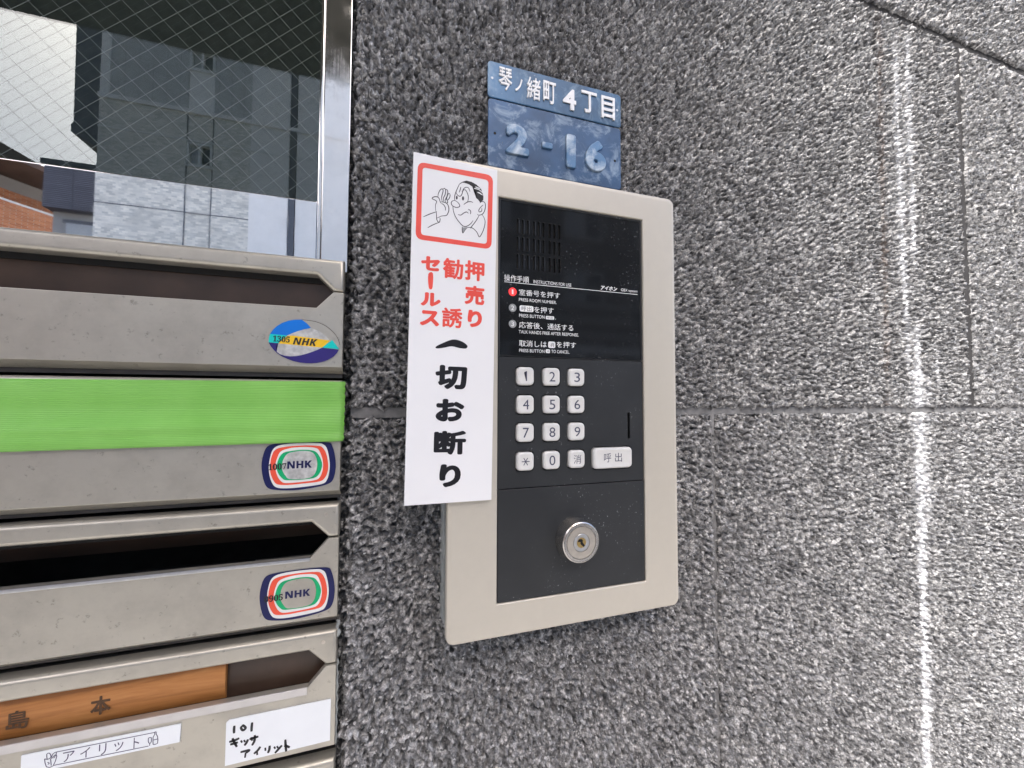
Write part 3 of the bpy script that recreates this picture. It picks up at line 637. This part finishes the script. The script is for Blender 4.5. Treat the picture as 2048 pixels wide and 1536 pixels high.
cT = cropmap(500, 870, .09766)
rings = [('navy_ring', 'navy', [(235, 650), (262, 440), (330, 265), (460, 192), (800, 158), (1200, 142), (1600, 152), (1690, 240), (1748, 480), (1752, 700), (1705, 900), (1600, 1000), (1300, 1078), (900, 1132), (500, 1122), (345, 1065), (270, 900)]),
 ('white_ring', 'vwhite', [(385, 640), (418, 430), (475, 290), (600, 212), (900, 172), (1350, 165), (1500, 192), (1580, 290), (1632, 560), (1620, 770), (1570, 930), (1480, 1000), (1200, 1050), (800, 1090), (560, 1078), (462, 1000), (400, 830)]),
 ('red_ring', 'vred', [(410, 650), (440, 450), (525, 298), (750, 238), (1100, 214), (1400, 222), (1490, 262), (1560, 380), (1600, 580), (1590, 750), (1530, 880), (1420, 952), (1100, 992), (800, 1022), (565, 1012), (480, 930), (420, 790)]),
 ('white_ring', 'vwhite', [(518, 650), (558, 470), (640, 330), (850, 266), (1100, 246), (1330, 262), (1420, 325), (1488, 520), (1490, 700), (1432, 858), (1330, 922), (1050, 962), (750, 985), (640, 950), (558, 830)]),
 ('green_ring', 'vgreen', [(545, 660), (590, 480), (685, 365), (850, 325), (1080, 302), (1300, 322), (1400, 400), (1474, 560), (1462, 700), (1400, 820), (1300, 882), (1050, 916), (750, 926), (662, 890), (580, 790)]),
 ('centre', 'silver', [(655, 640), (680, 510), (760, 392), (900, 345), (1100, 326), (1260, 350), (1340, 430), (1376, 570), (1360, 720), (1300, 830), (1200, 880), (1000, 905), (800, 900), (730, 840), (670, 740)])]
st2 = empty('rounded_sticker', W(596, 933, YM), 'rounded navy, red and green ringed sticker numbered 1007 under the green tape', 'sticker')
off = W(592.5, 1190, YM)-W(595.5, 933.5, YM); off.y = 0
st3 = empty('rounded_sticker', W(596, 933, YM)+off, 'rounded navy, red and green ringed sticker numbered 0905 on the half-open mailbox', 'sticker')
for k, (nm, mt, pts) in enumerate(rings):
    o = px_poly(nm, pts, ys-k*LY, cT, M[mt], st2, 5)
    me = o.data.copy(); me.transform(Matrix.Translation(off))
    if nm == 'centre': me.materials[0] = M['mail']
    setpar(link(bpy.data.objects.new(nm, me)), st3)
text_px('number', '𝟏𝟎𝟎𝟕', cT, 560, 648, 375, 128, ys-7.5*LY, M['ink'], st2, rot=R(1), offset=.012); text_px('lettering', '𝗡𝗛𝗞', cT, 1015, 605, 500, 150, ys-7.5*LY, M['navy'], st2, rot=R(.5), offset=.02)
cU = cropmap(500, 1120, .10742)
text_px('number', '𝟎𝟗𝟎𝟓', cU, 438, 712, 350, 118, ys-7.5*LY, M['ink'], st3, rot=R(1), offset=.012); text_px('lettering', '𝗡𝗛𝗞', cU, 888, 628, 460, 132, ys-7.5*LY, M['navy'], st3, rot=R(0), offset=.02)

# ------------------------------------------------------------------ paper labels on box 4
lab = empty('handwritten_label', W(555, 1470, YM), 'white paper label with handwritten room number 101 on the mailbox with the wooden strip', 'label')
cH = cropmap(420, 1390, .13184)
px_poly('paper', [(245, 425), (290, 385), (1832, 65), (1818, 690), (225, 1080)], YM-.0007, cH, M['paper'], lab, 0, .0009)
strokes('handwriting', [[(370, 465), (365, 520), (365, 582)], [(505, 462), (470, 495), (500, 535), (540, 500), (505, 462), (490, 470)], [(640, 415), (632, 490), (630, 555)], [(290, 712), (370, 690), (445, 655)], [(305, 752), (360, 738), (425, 718)], [(340, 655), (370, 720), (408, 788)], [(468, 690), (488, 722)], [(515, 683), (532, 715)], [(578, 672), (555, 720), (522, 768)],
  [(598, 672), (660, 652), (735, 630)], [(625, 640), (640, 695)], [(680, 608), (675, 690), (638, 766)], [(462, 868), (535, 850), (596, 838), (545, 882)], [(542, 872), (530, 952)], [(765, 783), (720, 845), (665, 892)], [(715, 850), (716, 912)], [(838, 798), (842, 848)], [(905, 768), (900, 825), (878, 882)], [(973, 783), (990, 816)], [(1015, 775), (1032, 806)], [(1092, 763), (1040, 820), (985, 882)], [(1142, 675), (1148, 770), (1156, 858)], [(1125, 768), (1170, 778), (1210, 796)]], .0016, YM-.00078, cH, M['ink'], lab, .3)
lab2 = empty('printed_label', W(200, 1500, YM), 'narrow printed shop-name label with bread bag and bottle drawings on the mailbox', 'label')
px_poly('paper', [(228, 712), (1948, 368), (1935, 562), (218, 925)], YM-.0007, cB, M['paper'], lab2, 0, .0009)
for ch, cx, cy, w, h in (('ア', 740, 716, 125, 105), ('イ', 918, 676, 105, 105), ('リ', 1106, 640, 80, 118), ('ッ', 1280, 608, 100, 90), ('ト', 1470, 568, 60, 115)):
    text_px('lettering', ch, cB, cx, cy, w, h, YM-.0008, M['ink_purple'], lab2, rot=R(0))
strokes('drawing', [[(610, 668), (1665, 458)], [(580, 812), (1600, 605)], [(480, 742), (500, 828), (572, 818), (612, 712), (590, 702), (560, 736), (545, 730), (515, 748), (480, 742)], [(508, 745), (504, 692), (530, 680), (546, 700), (550, 735)], [(555, 725), (570, 690), (606, 668), (602, 700), (578, 735)], [(545, 740), (552, 815)], [(512, 780), (532, 790), (515, 802)],
  [(1600, 518), (1598, 555), (1612, 576), (1630, 560), (1630, 512), (1600, 518)], [(1615, 576), (1612, 600)], [(1650, 588), (1650, 510), (1668, 480), (1668, 455), (1682, 452), (1684, 480), (1698, 500), (1698, 575), (1650, 588)], [(1652, 540), (1698, 528)]], .00045, YM-.0008, cB, M['ink_purple'], lab2, 0, n=2)

# ------------------------------------------------------------------ wired window with polished steel frame
YG = .345
win = empty('wired_window', (-.2, YG, ZC+.111), 'dark wired-glass window in a polished steel frame above the mailboxes', 'window')
ZR0, ZR1 = ZC+.100, ZC+.1524; XS0, XS1 = -.0492, -.0298; ZW = ZC+1.19
box('bottom_rail', -.60, XS0-.0035, YMIR, YG+.04, ZR0, ZR1, M['mirror'], win)
prism('bottom_stop', [(-.60, ZR1), (XS0-.0036, ZR1), (XS0-.0036, ZR1+.0022), (-.60, ZR1+.0022)], YMIR+.0015, YG+.01, M['stile'], win, .0008, 2)
box('stile', XS0, XS1, YMIR, YG+.06, ZR0, ZW, M['stile'], win, .0006)
box('inner_stop', XS0-.0034, XS0-.0001, YMIR+.001, YG+.02, ZR0, ZW, M['stile'], win, .0009)
box('pane', -.60, XS0-.0005, YG, YG+.0068, ZR1-.004, ZW, M['glass'], win)
vs_, fs = [], []
def wire(p, q, r=.00017):
    d = (q-p).normalized(); n = Vector((0, 1, 0)); s = d.cross(n); b = len(vs_)
    for e in (p, q):
        for k in range(5):
            a = 2*math.pi*k/5; vs_.append(e+(s*math.cos(a)+n*math.sin(a))*r)
    for k in range(5): fs.append((b+k, b+(k+1) % 5, b+5+(k+1) % 5, b+5+k))
zlo, zhi, xlo, xhi = ZR1-.003, ZC+.55, -.45, XS0
for k in range(-60, 60):
    for sgn in (1, -1):
        c = (.1357+.0168*k) if sgn > 0 else (.2897+.0166*k)
        # z - ZC = c - x   or   z - ZC = c + x
        pts = []
        for x in (xlo, xhi):
            z = ZC+c-sgn*x
            if zlo <= z <= zhi: pts.append(Vector((x, YG+.0030, z)))
        for z in (zlo, zhi):
            x = sgn*(c-(z-ZC))
            if xlo < x < xhi: pts.append(Vector((x, YG+.0030, z)))
        if len(pts) >= 2: wire(pts[0]+Vector((0, 0 if sgn > 0 else .0006, 0)), pts[1]+Vector((0, 0 if sgn > 0 else .0006, 0)))
o = mesh_obj('wire_mesh', vs_, fs, M['wire'], win, smooth=True); o['kind'] = 'stuff'
bm = bmesh.new(); x0, x1, y0, y1, z0, z1 = -.60, XS0+.004, YG+.03, YG+.5, ZR0+.03, ZW
for q in (((x0, y1, z0), (x1, y1, z0), (x1, y1, z1), (x0, y1, z1)), ((x0, y0, z0), (x0, y1, z0), (x0, y1, z1), (x0, y0, z1)), ((x1, y0, z0), (x1, y0, z1), (x1, y1, z1), (x1, y1, z0)), ((x0, y0, z0), (x1, y0, z0), (x1, y1, z0), (x0, y1, z0)), ((x0, y0, z1), (x0, y1, z1), (x1, y1, z1), (x1, y0, z1))):
    bm.faces.new([bm.verts.new(p) for p in q])
bm_obj('interior', bm, M['room'], win)

# ------------------------------------------------------------------ address plates
cA = cropmap(780, 80, .29297); YP = .3262
def plate(name, corners, label, mat):
    g = empty(name, W(*cA(1120, 700), YP), label, 'address plate')
    P = [W(*cA(*c), YP) for c in corners]; x0, x1 = (P[0].x+P[3].x)/2, (P[1].x+P[2].x)/2; z1, z0 = (P[0].z+P[1].z)/2, (P[2].z+P[3].z)/2
    o_ = rrect(x0, x1, z0, z1, .003, 4); i_ = rrect(x0+.0007, x1-.0007, z0+.0007, z1-.0007, .0025, 4)
    loft('sheet', [(o_, YP+.0014), (o_, YP+.0004), (i_, YP)], mat, g, close_back=True); return g, x0, x1, z0, z1
p1, x0, x1, z0, z1 = plate('street_name_plate', [(668, 128), (1578, 385), (1574, 597), (668, 383)], 'narrow blue enamel street-name plate with raised white characters on the stone', M['blue1'])
for ch, cx, cy, w, h, of in (('琴', 787, 270, 92, 152, .0), ('ノ', 878, 312, 50, 88, .012), ('緒', 980, 335, 92, 150, 0), ('町', 1088, 362, 86, 150, .005), ('4', 1224, 408, 90, 142, .02), ('丁', 1358, 428, 105, 145, .012), ('目', 1487, 466, 92, 152, .012)):
    text_px('character', ch, cA, cx, cy, w, h, YP-.0001, M['raised'], p1, offset=of, extrude=.02, bevel=.012, depth=.03)
p2, x0, x1, z0, z1 = plate('house_number_plate', [(670, 392), (1576, 608), (1576, 1030), (670, 850)], 'worn blue enamel house-number plate embossed 2-16 above the intercom', M['blue2'])
for ch, cx, cy, w, h, of in (('2', 868, 686, 160, 205, .045), ('-', 1070, 725, 72, 40, .03), ('1', 1232, 764, 66, 228, .04), ('6', 1400, 796, 142, 212, .045)):
    text_px('character', ch, cA, cx, cy, w, h, YP-.0001, M['blue3'], p2, offset=of, extrude=.02, bevel=.02, depth=.045)
for px, py in ((716, 636), (1535, 825), (697, 258), (1550, 480)):
    c = W(*cA(px, py), YP); loft('nail_hole', [([(c.x+.0012*math.cos(2*math.pi*i/12), c.z+.0012*math.sin(2*math.pi*i/12)) for i in range(12)], YP), ([(c.x+.0011*math.cos(2*math.pi*i/12), c.z+.0011*math.sin(2*math.pi*i/12)) for i in range(12)], YP-.0002)], M['black'] if py > 600 else M['plate_edge'], p2 if py > 600 else p1)

# ------------------------------------------------------------------ intercom
YI = .300
X0, X1, Z0, Z1 = .0451, .2514, ZC-.1806, ZC+.1857
BX0, BX1, BZ0, BZ1 = .0837, .2168, ZC-.1553, ZC+.1617
ic = empty('intercom_panel', ((X0+X1)/2, YS, Z0), 'beige framed apartment intercom with black display, keypad and key lock on the stone wall', 'intercom')
o3 = lambda d, r: rrect(X0+d, X1-d, Z0+d, Z1-d, r, 6)
i3 = lambda d, r=.0008: rrect(BX0-d, BX1+d, BZ0-d, BZ1+d, r, 6)
loft('bezel', [(o3(.0008, .006), YI+.0065), (o3(0, .0065), YI+.0055), (o3(0, .0065), YI+.0016), (o3(.0006, .006), YI+.0004), (o3(.0018, .005), YI), (o3(.0030, .0045), YI-.0001), (o3(.0036, .004), YI-.00035), (i3(.0008, .001), YI-.00035), (i3(.0002), YI+.0003), (i3(0), YI+.006)], M['bezel'], ic, close_front=False, sharp=28)
loft('back_box', [(o3(.0026, .005), YS+.006), (o3(.0024, .005), YI+.0062)], M['backbox'], ic, close_back=True)
loft('wall_seal', [(rrect(X0-.0004, X1+.0004, Z0+.0005, Z1-.0005, .006), YS+.004), (rrect(X0+.0014, X1-.0014, Z0+.0018, Z1-.0018, .006), YS-.0085)], M['seal'], ic, close_front=True)
zd, zk = ZC+.0348, ZC-.0692
def cut_plate(name, x0, x1, z0, z1, yf, yb, cutters, mat, bev=.0003):
    bm = bmesh.new(); add_box(bm, x0, x1, yf, yb, z0, z1)
    base = bpy.data.meshes.new('b'); bmesh.ops.recalc_face_normals(bm, faces=bm.faces); bm.to_mesh(base); bm.free()
    bm = bmesh.new()
    for pts in cutters:
        a = [bm.verts.new((p[0], yf-.004, p[1])) for p in pts]; b = [bm.verts.new((p[0], yb+.004, p[1])) for p in pts]; n = len(pts)
        bm.faces.new(a); bm.faces.new(b[::-1])
        for i in range(n): bm.faces.new([a[i], b[i], b[(i+1) % n], a[(i+1) % n]])
    bmesh.ops.recalc_face_normals(bm, faces=bm.faces); cm = bpy.data.meshes.new('c'); bm.to_mesh(cm); bm.free()
    bo, cu = link(bpy.data.objects.new('b', base)), link(bpy.data.objects.new('c', cm))
    md = bo.modifiers.new('cut', 'BOOLEAN'); md.operation = 'DIFFERENCE'; md.object = cu; md.solver = 'EXACT'
    if bev:
        m2_ = bo.modifiers.new('rim', 'BEVEL'); m2_.width = bev; m2_.segments = 1; m2_.limit_method = 'ANGLE'; m2_.angle_limit = R(60)
    dg = bpy.context.evaluated_depsgraph_get(); dg.update(); me = bpy.data.meshes.new_from_object(bo.evaluated_get(dg))
    bpy.data.objects.remove(bo); bpy.data.objects.remove(cu); me.name = name; me.materials.clear(); me.materials.append(mat); me.shade_flat()
    return setpar(link(bpy.data.objects.new(name, me)), ic)
e = .0004
slots = []
for cx in (.1003, .1046, .1090, .1143, .1185, .1226, .1280, .1322, .1367):
    for a, b in ((.1345, .1465), (.1207, .1319), (.1059, .1178)): slots.append(rrect(cx-.00085, cx+.00085, ZC+a, ZC+b, .0008, 4))
disp = cut_plate('display', BX0+.0022, BX1-.0022, zd+.0006, BZ1-.0022, YI+.0014, YI+.0034, slots, M['glossblack'], .00025)
box('speaker_back', .094, .143, YI+.0036, YI+.005, ZC+.10, ZC+.152, M['black'], disp)
loft('display_rim', [(rrect(BX0+e, BX1-e, zd, BZ1-e, .001), YI+.004), (rrect(BX0+e, BX1-e, zd, BZ1-e, .001), YI+.0012), (rrect(BX0+.0009, BX1-.0009, zd+.0003, BZ1-.0009, .001), YI+.0008), (rrect(BX0+.0017, BX1-.0017, zd+.0005, BZ1-.0017, .001), YI+.0010), (rrect(BX0+.0021, BX1-.0021, zd+.00055, BZ1-.0021, .001), YI+.0022)], M['keyblack'], ic, close_front=False)
keys = {}
for r_, (row, zz) in enumerate((('123', .0192), ('456', -.0033), ('789', -.0256), ('*0消', -.0482))):
    for ch, xx in zip(row, (.1063, .1289, .1512)): keys[ch] = (xx, ZC+zz)
kw = .0072; cb = (.1663, .2036, ZC-.0572, ZC-.0398)
cuts = [rrect(x-kw-.0009, x+kw+.0009, z-kw-.0009, z+kw+.0009, .0036, 5) for x, z in keys.values()]
cuts.append(rrect(cb[0]-.0009, cb[1]+.0009, cb[2]-.0009, cb[3]+.0009, .0040, 5)); cuts.append(rrect(.2008, .2032, ZC-.0330, ZC-.0102, .0011, 4))
kp = cut_plate('keypad_plate', BX0+e, BX1-e, zk+.0002, zd-.0003, YI+.0010, YI+.005, cuts, M['keyblack'], .0003)
box('keypad_back', BX0+.002, BX1-.002, YI+.0055, YI+.0065, zk+.002, zd-.002, M['black'], kp)
low = cut_plate('lower_plate', BX0+e, BX1-e, BZ0+e, zk-.0003, YI+.0004, YI+.005, [[(.1494+.0165*math.cos(2*math.pi*i/24), ZC-.1120+.0165*math.sin(2*math.pi*i/24)) for i in range(24)]], M['keyblack'], .0003)
def key_mesh(name, w, h, r):
    L = lambda d, rr: rrect(-w+d, w-d, -h+d, h-d, rr, 5)
    n = len(L(0, r)); loops = [(L(0, r), .005), (L(0, r), -.0010), (L(.0004, r-.0002), -.0020), (L(.0013, r-.0007), -.0026), (L(.0019, r-.001), -.0026), (L(.0027, r-.0015), -.0023)]
    bm = bmesh.new(); V = [[bm.verts.new((p[0], y, p[1])) for p in o] for o, y in loops]
    for A, B in zip(V, V[1:]):
        for i in range(n): bm.faces.new([A[i], A[(i+1) % n], B[(i+1) % n], B[i]])
    bm.faces.new(V[-1]); bmesh.ops.recalc_face_normals(bm, faces=bm.faces); me = bpy.data.meshes.new(name); bm.to_mesh(me); bm.free(); me.shade_smooth(); me.set_sharp_from_angle(angle=R(60)); me.materials.append(M['key']); return me
km = key_mesh('key', kw, kw, .0034); YK = YI+.0010
def at(o, loc, par):
    o.location = loc; return setpar(link(o), par)
for ch, (x, z) in keys.items():
    k = at(bpy.data.objects.new('key', km), (x, YK, z), ic)
    yk = YK-.00236
    if ch == '*':
        vv, ff = [], []
        for a in (0, 60, 120):
            c, s = math.cos(R(a+0)), math.sin(R(a)); L, w = .0033, .00032
            b = len(vv); vv += [(x+c*L-s*w, yk, z+s*L+c*w), (x-c*L-s*w, yk, z-s*L+c*w), (x-c*L+s*w, yk, z-s*L-c*w), (x+c*L+s*w, yk, z+s*L-c*w)]; ff.append((b, b+1, b+2, b+3))
            yk -= .00003
        o = mesh_obj('key_print', vv, ff, M['keyink'])
    elif ch == '1':
        o = flat_poly('key_print', [(x+u*.001, yk, z+w*.001) for u, w in ((1.0, 3.9), (.35, 3.9), (-1.35, 3.1), (-1.35, 2.3), (.15, 2.9), (.15, -3.9), (1.0, -3.9))], M['keyink'], None, .00005)
    else:
        wd = {'1': .0028, '消': .0068}.get(ch, .0052); o = text_at('key_print', ch, (x+(.0002 if ch != '1' else -.0001), yk, z), wd, .0078 if ch != '消' else .0072, M['keyink'], offset=0.)
    o.parent = k; o.matrix_parent_inverse = Matrix.Translation((-x, -YK, -z))
cx, cz = (cb[0]+cb[1])/2, (cb[2]+cb[3])/2
k = at(bpy.data.objects.new('call_button', key_mesh('call_button', (cb[1]-cb[0])/2, (cb[3]-cb[2])/2, .0034)), (cx, YK, cz), ic)
for ch, dx in (('呼', -.0055), ('出', .0050)):
    o = text_at('key_print', ch, (cx+dx, YK-.00236, cz+.0004), .0068, .0076, M['keyink']); o.parent = k; o.matrix_parent_inverse = Matrix.Translation((-cx, -YK, -cz))
# printing on the display
YD = YI+.00132
c6 = cropmap(980, 380, .23444)
def dt(txt, cx, cy, w, h, mat='ink_white', y=YD, **k): return text_px('printed_text', txt, c6, cx, cy, w, h, y, M[mat], disp, **k)
dt('操作手順', 228, 757, 212, 56); dt('INSTRUCTIONS FOR USE', 535, 797, 322, 28); dt('アイホン', 1015, 839, 140, 36, offset=.03, shear=.25); dt('GBX system', 1188, 861, 140, 30)
zl = W(*c6(700, 838), YD).z; xl, xr = W(*c6(123, 787), YD).x, W(*c6(1258, 890), YD).x
mesh_obj('printed_line', [(xl, YD, zl-.00022), (xr, YD, zl-.00022), (xr, YD, zl+.00022), (xl, YD, zl+.00022)], [(0, 1, 2, 3)], M['ink_white'], disp)
dt('室番号を押す', 425, 887, 350, 52); dt('PRESS ROOM NUMBER.', 410, 947, 320, 26); dt('を押す', 460, 1025, 165, 52); dt('PRESS BUTTON', 358, 1077, 216, 28)
dt('応答後、通話する', 484, 1164, 462, 54); dt('TALK HANDS FREE AFTER RESPONSE.', 507, 1223, 510, 27); dt('取消しは', 367, 1312, 235, 54); dt('を押す', 652, 1321, 165, 52); dt('PRESS BUTTON', 358, 1372, 216, 27); dt('TO CANCEL.', 602, 1380, 155, 27); dt('.', 558, 1102, 6, 6)
def disc(c, r, y, mat, name, par):
    return flat_poly(name, [(c.x+r*math.cos(2*math.pi*i/24), y, c.z+r*math.sin(2*math.pi*i/24)) for i in range(24)], M[mat], par, .0002)
for n, cy, mat in (('1', 868, 'led'), ('2', 1005, 'grey_dot'), ('3', 1142, 'grey_dot')):
    c = W(*c6(193, cy), YD); d = disc(c, .0034 if n == '1' else .0032, YD, mat, 'step_lamp', disp); dt(n, 193, cy, 26 if n != '1' else 14, 40, 'ink_white', YD-.00008, offset=.01)
def pkey(xa, xb, ya, yb, txt, h):
    a, b = W(*c6(xa, ya), YD), W(*c6(xb, yb), YD)
    flat_poly('printed_key', [(p[0], YD, p[1]) for p in rrect(a.x, b.x, b.z, a.z, min(.0016, (a.z-b.z)*.25), 4)], M['ink_white'], disp, .0001)
    dt(txt, (xa+xb)/2, (ya+yb)/2, (xb-xa)*.72, h, 'ink_dark', YD-.00008)
pkey(253, 371, 983, 1043, '呼出', 40); pkey(476, 547, 1074, 1107, '呼出', 22); pkey(497, 557, 1292, 1349, '消', 38); pkey(476, 512, 1359, 1392, '消', 22)
# key lock
LX, LZ = .1494, ZC-.1120
def turned(name, prof, mat, par, n=48):
    return loft(name, [([(LX+r*math.cos(2*math.pi*i/n), LZ+r*math.sin(2*math.pi*i/n)) for i in range(n)], y) for r, y in prof], mat, par, sharp=25)
yl = YI+.0004
lk = turned('key_lock', [(.0173, yl+.003), (.0174, yl-.0015), (.0172, yl-.0030), (.0163, yl-.0105), (.0159, yl-.0116), (.0152, yl-.0122), (.0148, yl-.0122), (.01475, yl-.0119), (.0145, yl-.0119), (.0144, yl-.0123), (.0129, yl-.0123), (.0128, yl-.0112)], M['steel'], ic)
turned('lock_ring', [(.0126, yl-.0110), (.0125, yl-.0121), (.0124, yl-.0123), (.0072, yl-.0123), (.0070, yl-.0114)], M['steel2'], lk)
turned('lock_plug', [(.0069, yl-.0110), (.0068, yl-.0122), (.0066, yl-.0124), (.0043, yl-.0124), (.0040, yl-.0119)], M['steel3'], lk)
turned('key_core', [(.00395, yl-.0118), (.0039, yl-.01205), (.0037, yl-.0121)], M['brass'], lk)
kc = lambda pts: [(LX+x*.001, yl-.01222, LZ+z*.001) for x, z in pts]
flat_poly('keyway', kc([(-3.2, 1.2), (-2.4, 2.8), (-1.0, 3.0), (.6, 2.8), (1.2, 1.6), (.9, .4), (2.2, -1.4), (3.0, -2.2), (1.9, -3.4), (.2, -2.0), (-.9, -.9), (-.9, .6), (-1.8, .9), (-2.6, .6)]), M['black'], lk, .0001)

# ------------------------------------------------------------------ refusal sign stuck over the bezel
YSG = YI-.0038
sg = empty('refusal_sign', W(900, 1005, YSG), 'tall white plastic no-salesmen sign with red frame and black lettering stuck over the intercom edge', 'sign')
c = [W(827, 303, YSG), W(995, 340, YSG), W(983, 1000, YSG), W(808, 1012, YSG)]
prism('board', [(p.x, p.z) for p in c], YSG, YSG+.0032, M['sign'], sg, .0003, 2)
yp = YSG-.00008
cS = cropmap(800, 290, .14325)
def round_px(corners, r, n=8):
    out = []; m = len(corners)
    for i in range(m):
        a, b, c2 = (np.array(corners[(i+k) % m], float) for k in (-1, 0, 1))
        p, q = b+(a-b)/np.linalg.norm(a-b)*r, b+(c2-b)/np.linalg.norm(c2-b)*r
        for k in range(n+1):
            t = k/n; out.append(tuple((1-t)**2*p+2*t*(1-t)*b+t*t*q))
    return out
oo = round_px([(250, 232), (1300, 425), (1277, 1458), (216, 1312)], 105); ii = round_px([(316, 310), (1236, 492), (1212, 1384), (292, 1252)], 50); n = len(oo)
mesh_obj('red_frame', [W(*cS(*p), yp) for p in oo+ii], [(i, (i+1) % n, n+(i+1) % n, n+i) for i in range(n)], M['red'], sg)
L = [[(500, 925), (495, 840), (512, 790), (480, 765), (450, 750), (462, 730), (510, 720), (545, 745), (560, 790), (566, 812)], [(565, 797), (600, 795), (650, 815), (675, 850), (682, 910), (665, 960), (640, 985), (580, 992), (515, 1022)], [(575, 815), (610, 835), (635, 880), (632, 915)],
 [(530, 725), (535, 680), (560, 630), (590, 612), (602, 640), (590, 690), (580, 740), (592, 795)], [(602, 618), (620, 605), (636, 630), (630, 690), (606, 745), (612, 792)], [(640, 615), (660, 630), (668, 665), (655, 720), (630, 770), (640, 802)], [(690, 675), (700, 700), (690, 740), (660, 770), (650, 745), (670, 690), (690, 674)], [(660, 770), (666, 800), (650, 812)],
 [(505, 925), (510, 980), (515, 1045), (545, 1082), (560, 1042), (555, 1015)], [(325, 1003), (420, 962), (515, 930)], [(385, 1155), (460, 1115), (550, 1078)],
 [(830, 545), (800, 610), (772, 680), (760, 740), (766, 772)], [(775, 775), (735, 780), (715, 810), (735, 850), (790, 872), (832, 858), (828, 828), (800, 795), (765, 775)], [(738, 855), (748, 930), (780, 1010), (830, 1080), (880, 1130), (930, 1135), (985, 1100), (1020, 1055)], [(828, 548), (868, 522), (930, 500)],
 [(780, 640), (790, 680), (820, 712), (850, 710), (870, 670), (885, 618), (920, 590), (958, 602), (978, 652)], [(862, 650), (900, 625), (925, 642), (950, 700), (952, 760), (940, 802)], [(850, 585), (840, 625), (826, 662)], [(890, 832), (930, 802), (980, 790), (1020, 802)], [(810, 970), (850, 978), (890, 950), (930, 935), (955, 956)], [(950, 895), (985, 920), (985, 966)],
 [(1115, 812), (1140, 790), (1180, 800), (1193, 850), (1180, 920), (1150, 965), (1100, 980), (1080, 965)], [(1162, 835), (1125, 870), (1100, 910), (1110, 935), (1140, 920), (1142, 880)], [(1105, 985), (1060, 1060), (1000, 1140), (985, 1165)], [(1145, 970), (1175, 1020), (1188, 1080), (1170, 1170), (1135, 1250), (1105, 1282), (1075, 1220), (1020, 1165), (960, 1150), (925, 1165)], [(870, 1138), (868, 1180), (876, 1228), (905, 1190), (932, 1158)]]
strokes('line_drawing', L, .00062, yp, cS, M['line'], sg, .5)
px_poly('drawn_hair', [(870, 525), (930, 497), (1000, 515), (1070, 555), (1130, 610), (1150, 660), (1165, 720), (1162, 770), (1120, 802), (1090, 760), (1065, 742), (1068, 690), (1055, 640), (1010, 582), (960, 547), (905, 530)], yp-.00003, cS, M['black_ink'], sg)
strokes('hair_shine', [[(1035, 605), (1100, 622), (1155, 668)]], .0007, yp-.00008, cS, M['sign'], sg); strokes('hair_shine', [[(1050, 585), (1080, 595), (1125, 612)], [(1080, 660), (1110, 670), (1155, 700)]], .0009, yp-.00008, cS, M['sign'], sg, .9)
for ex, ey, rx, rz_ in ((793, 735, 13, 27), (880, 745, 15, 30)): px_poly('drawn_eye', [(ex+rx*math.cos(a), ey+rz_*math.sin(a)) for a in np.linspace(0, 2*math.pi, 14, endpoint=False)], yp-.00003, cS, M['line'], sg)
px_poly('drawn_tie', [(870, 1150), (900, 1150), (935, 1145), (930, 1160), (905, 1190), (878, 1226)], yp-.00003, cS, M['grey_dot'], sg)
cV = cropmap(780, 480, .358); rt_ = R(-1)
def ch(tx, xa, xb, ya, yb, mat, of): text_px('lettering', tx, cV, (xa+xb)/2, (ya+yb)/2, xb-xa, (yb-ya)-(8 if mat == 'red' else 4), yp, M[mat], sg, rot=rt_, offset=of, res=5)
for a in (('押', 418, 528, 113, 232, 'red', .034), ('売', 418, 528, 252, 366, 'red', .040), ('り', 434, 514, 388, 492, 'red', .055), ('勧', 296, 410, 100, 222, 'red', .030), ('誘', 290, 405, 376, 494, 'red', .028), ('セ', 174, 280, 88, 176, 'red', .055), ('ル', 172, 284, 290, 374, 'red', .055), ('ス', 168, 276, 390, 484, 'red', .055),
          ('切', 254, 432, 698, 836, 'black_ink', .050), ('お', 256, 416, 886, 1016, 'black_ink', .055), ('断', 246, 426, 1064, 1202, 'black_ink', .042), ('り', 276, 396, 1250, 1382, 'black_ink', .055)): ch(*a)
px_poly('lettering', [(214, 190), (240, 186), (238, 262), (228, 276), (216, 262)], yp, cV, M['red'], sg, 3)
px_poly('lettering', [(256, 596), (290, 578), (350, 556), (400, 566), (432, 590), (424, 606), (390, 604), (345, 594), (300, 602), (262, 606)], yp, cV, M['black_ink'], sg, 4)
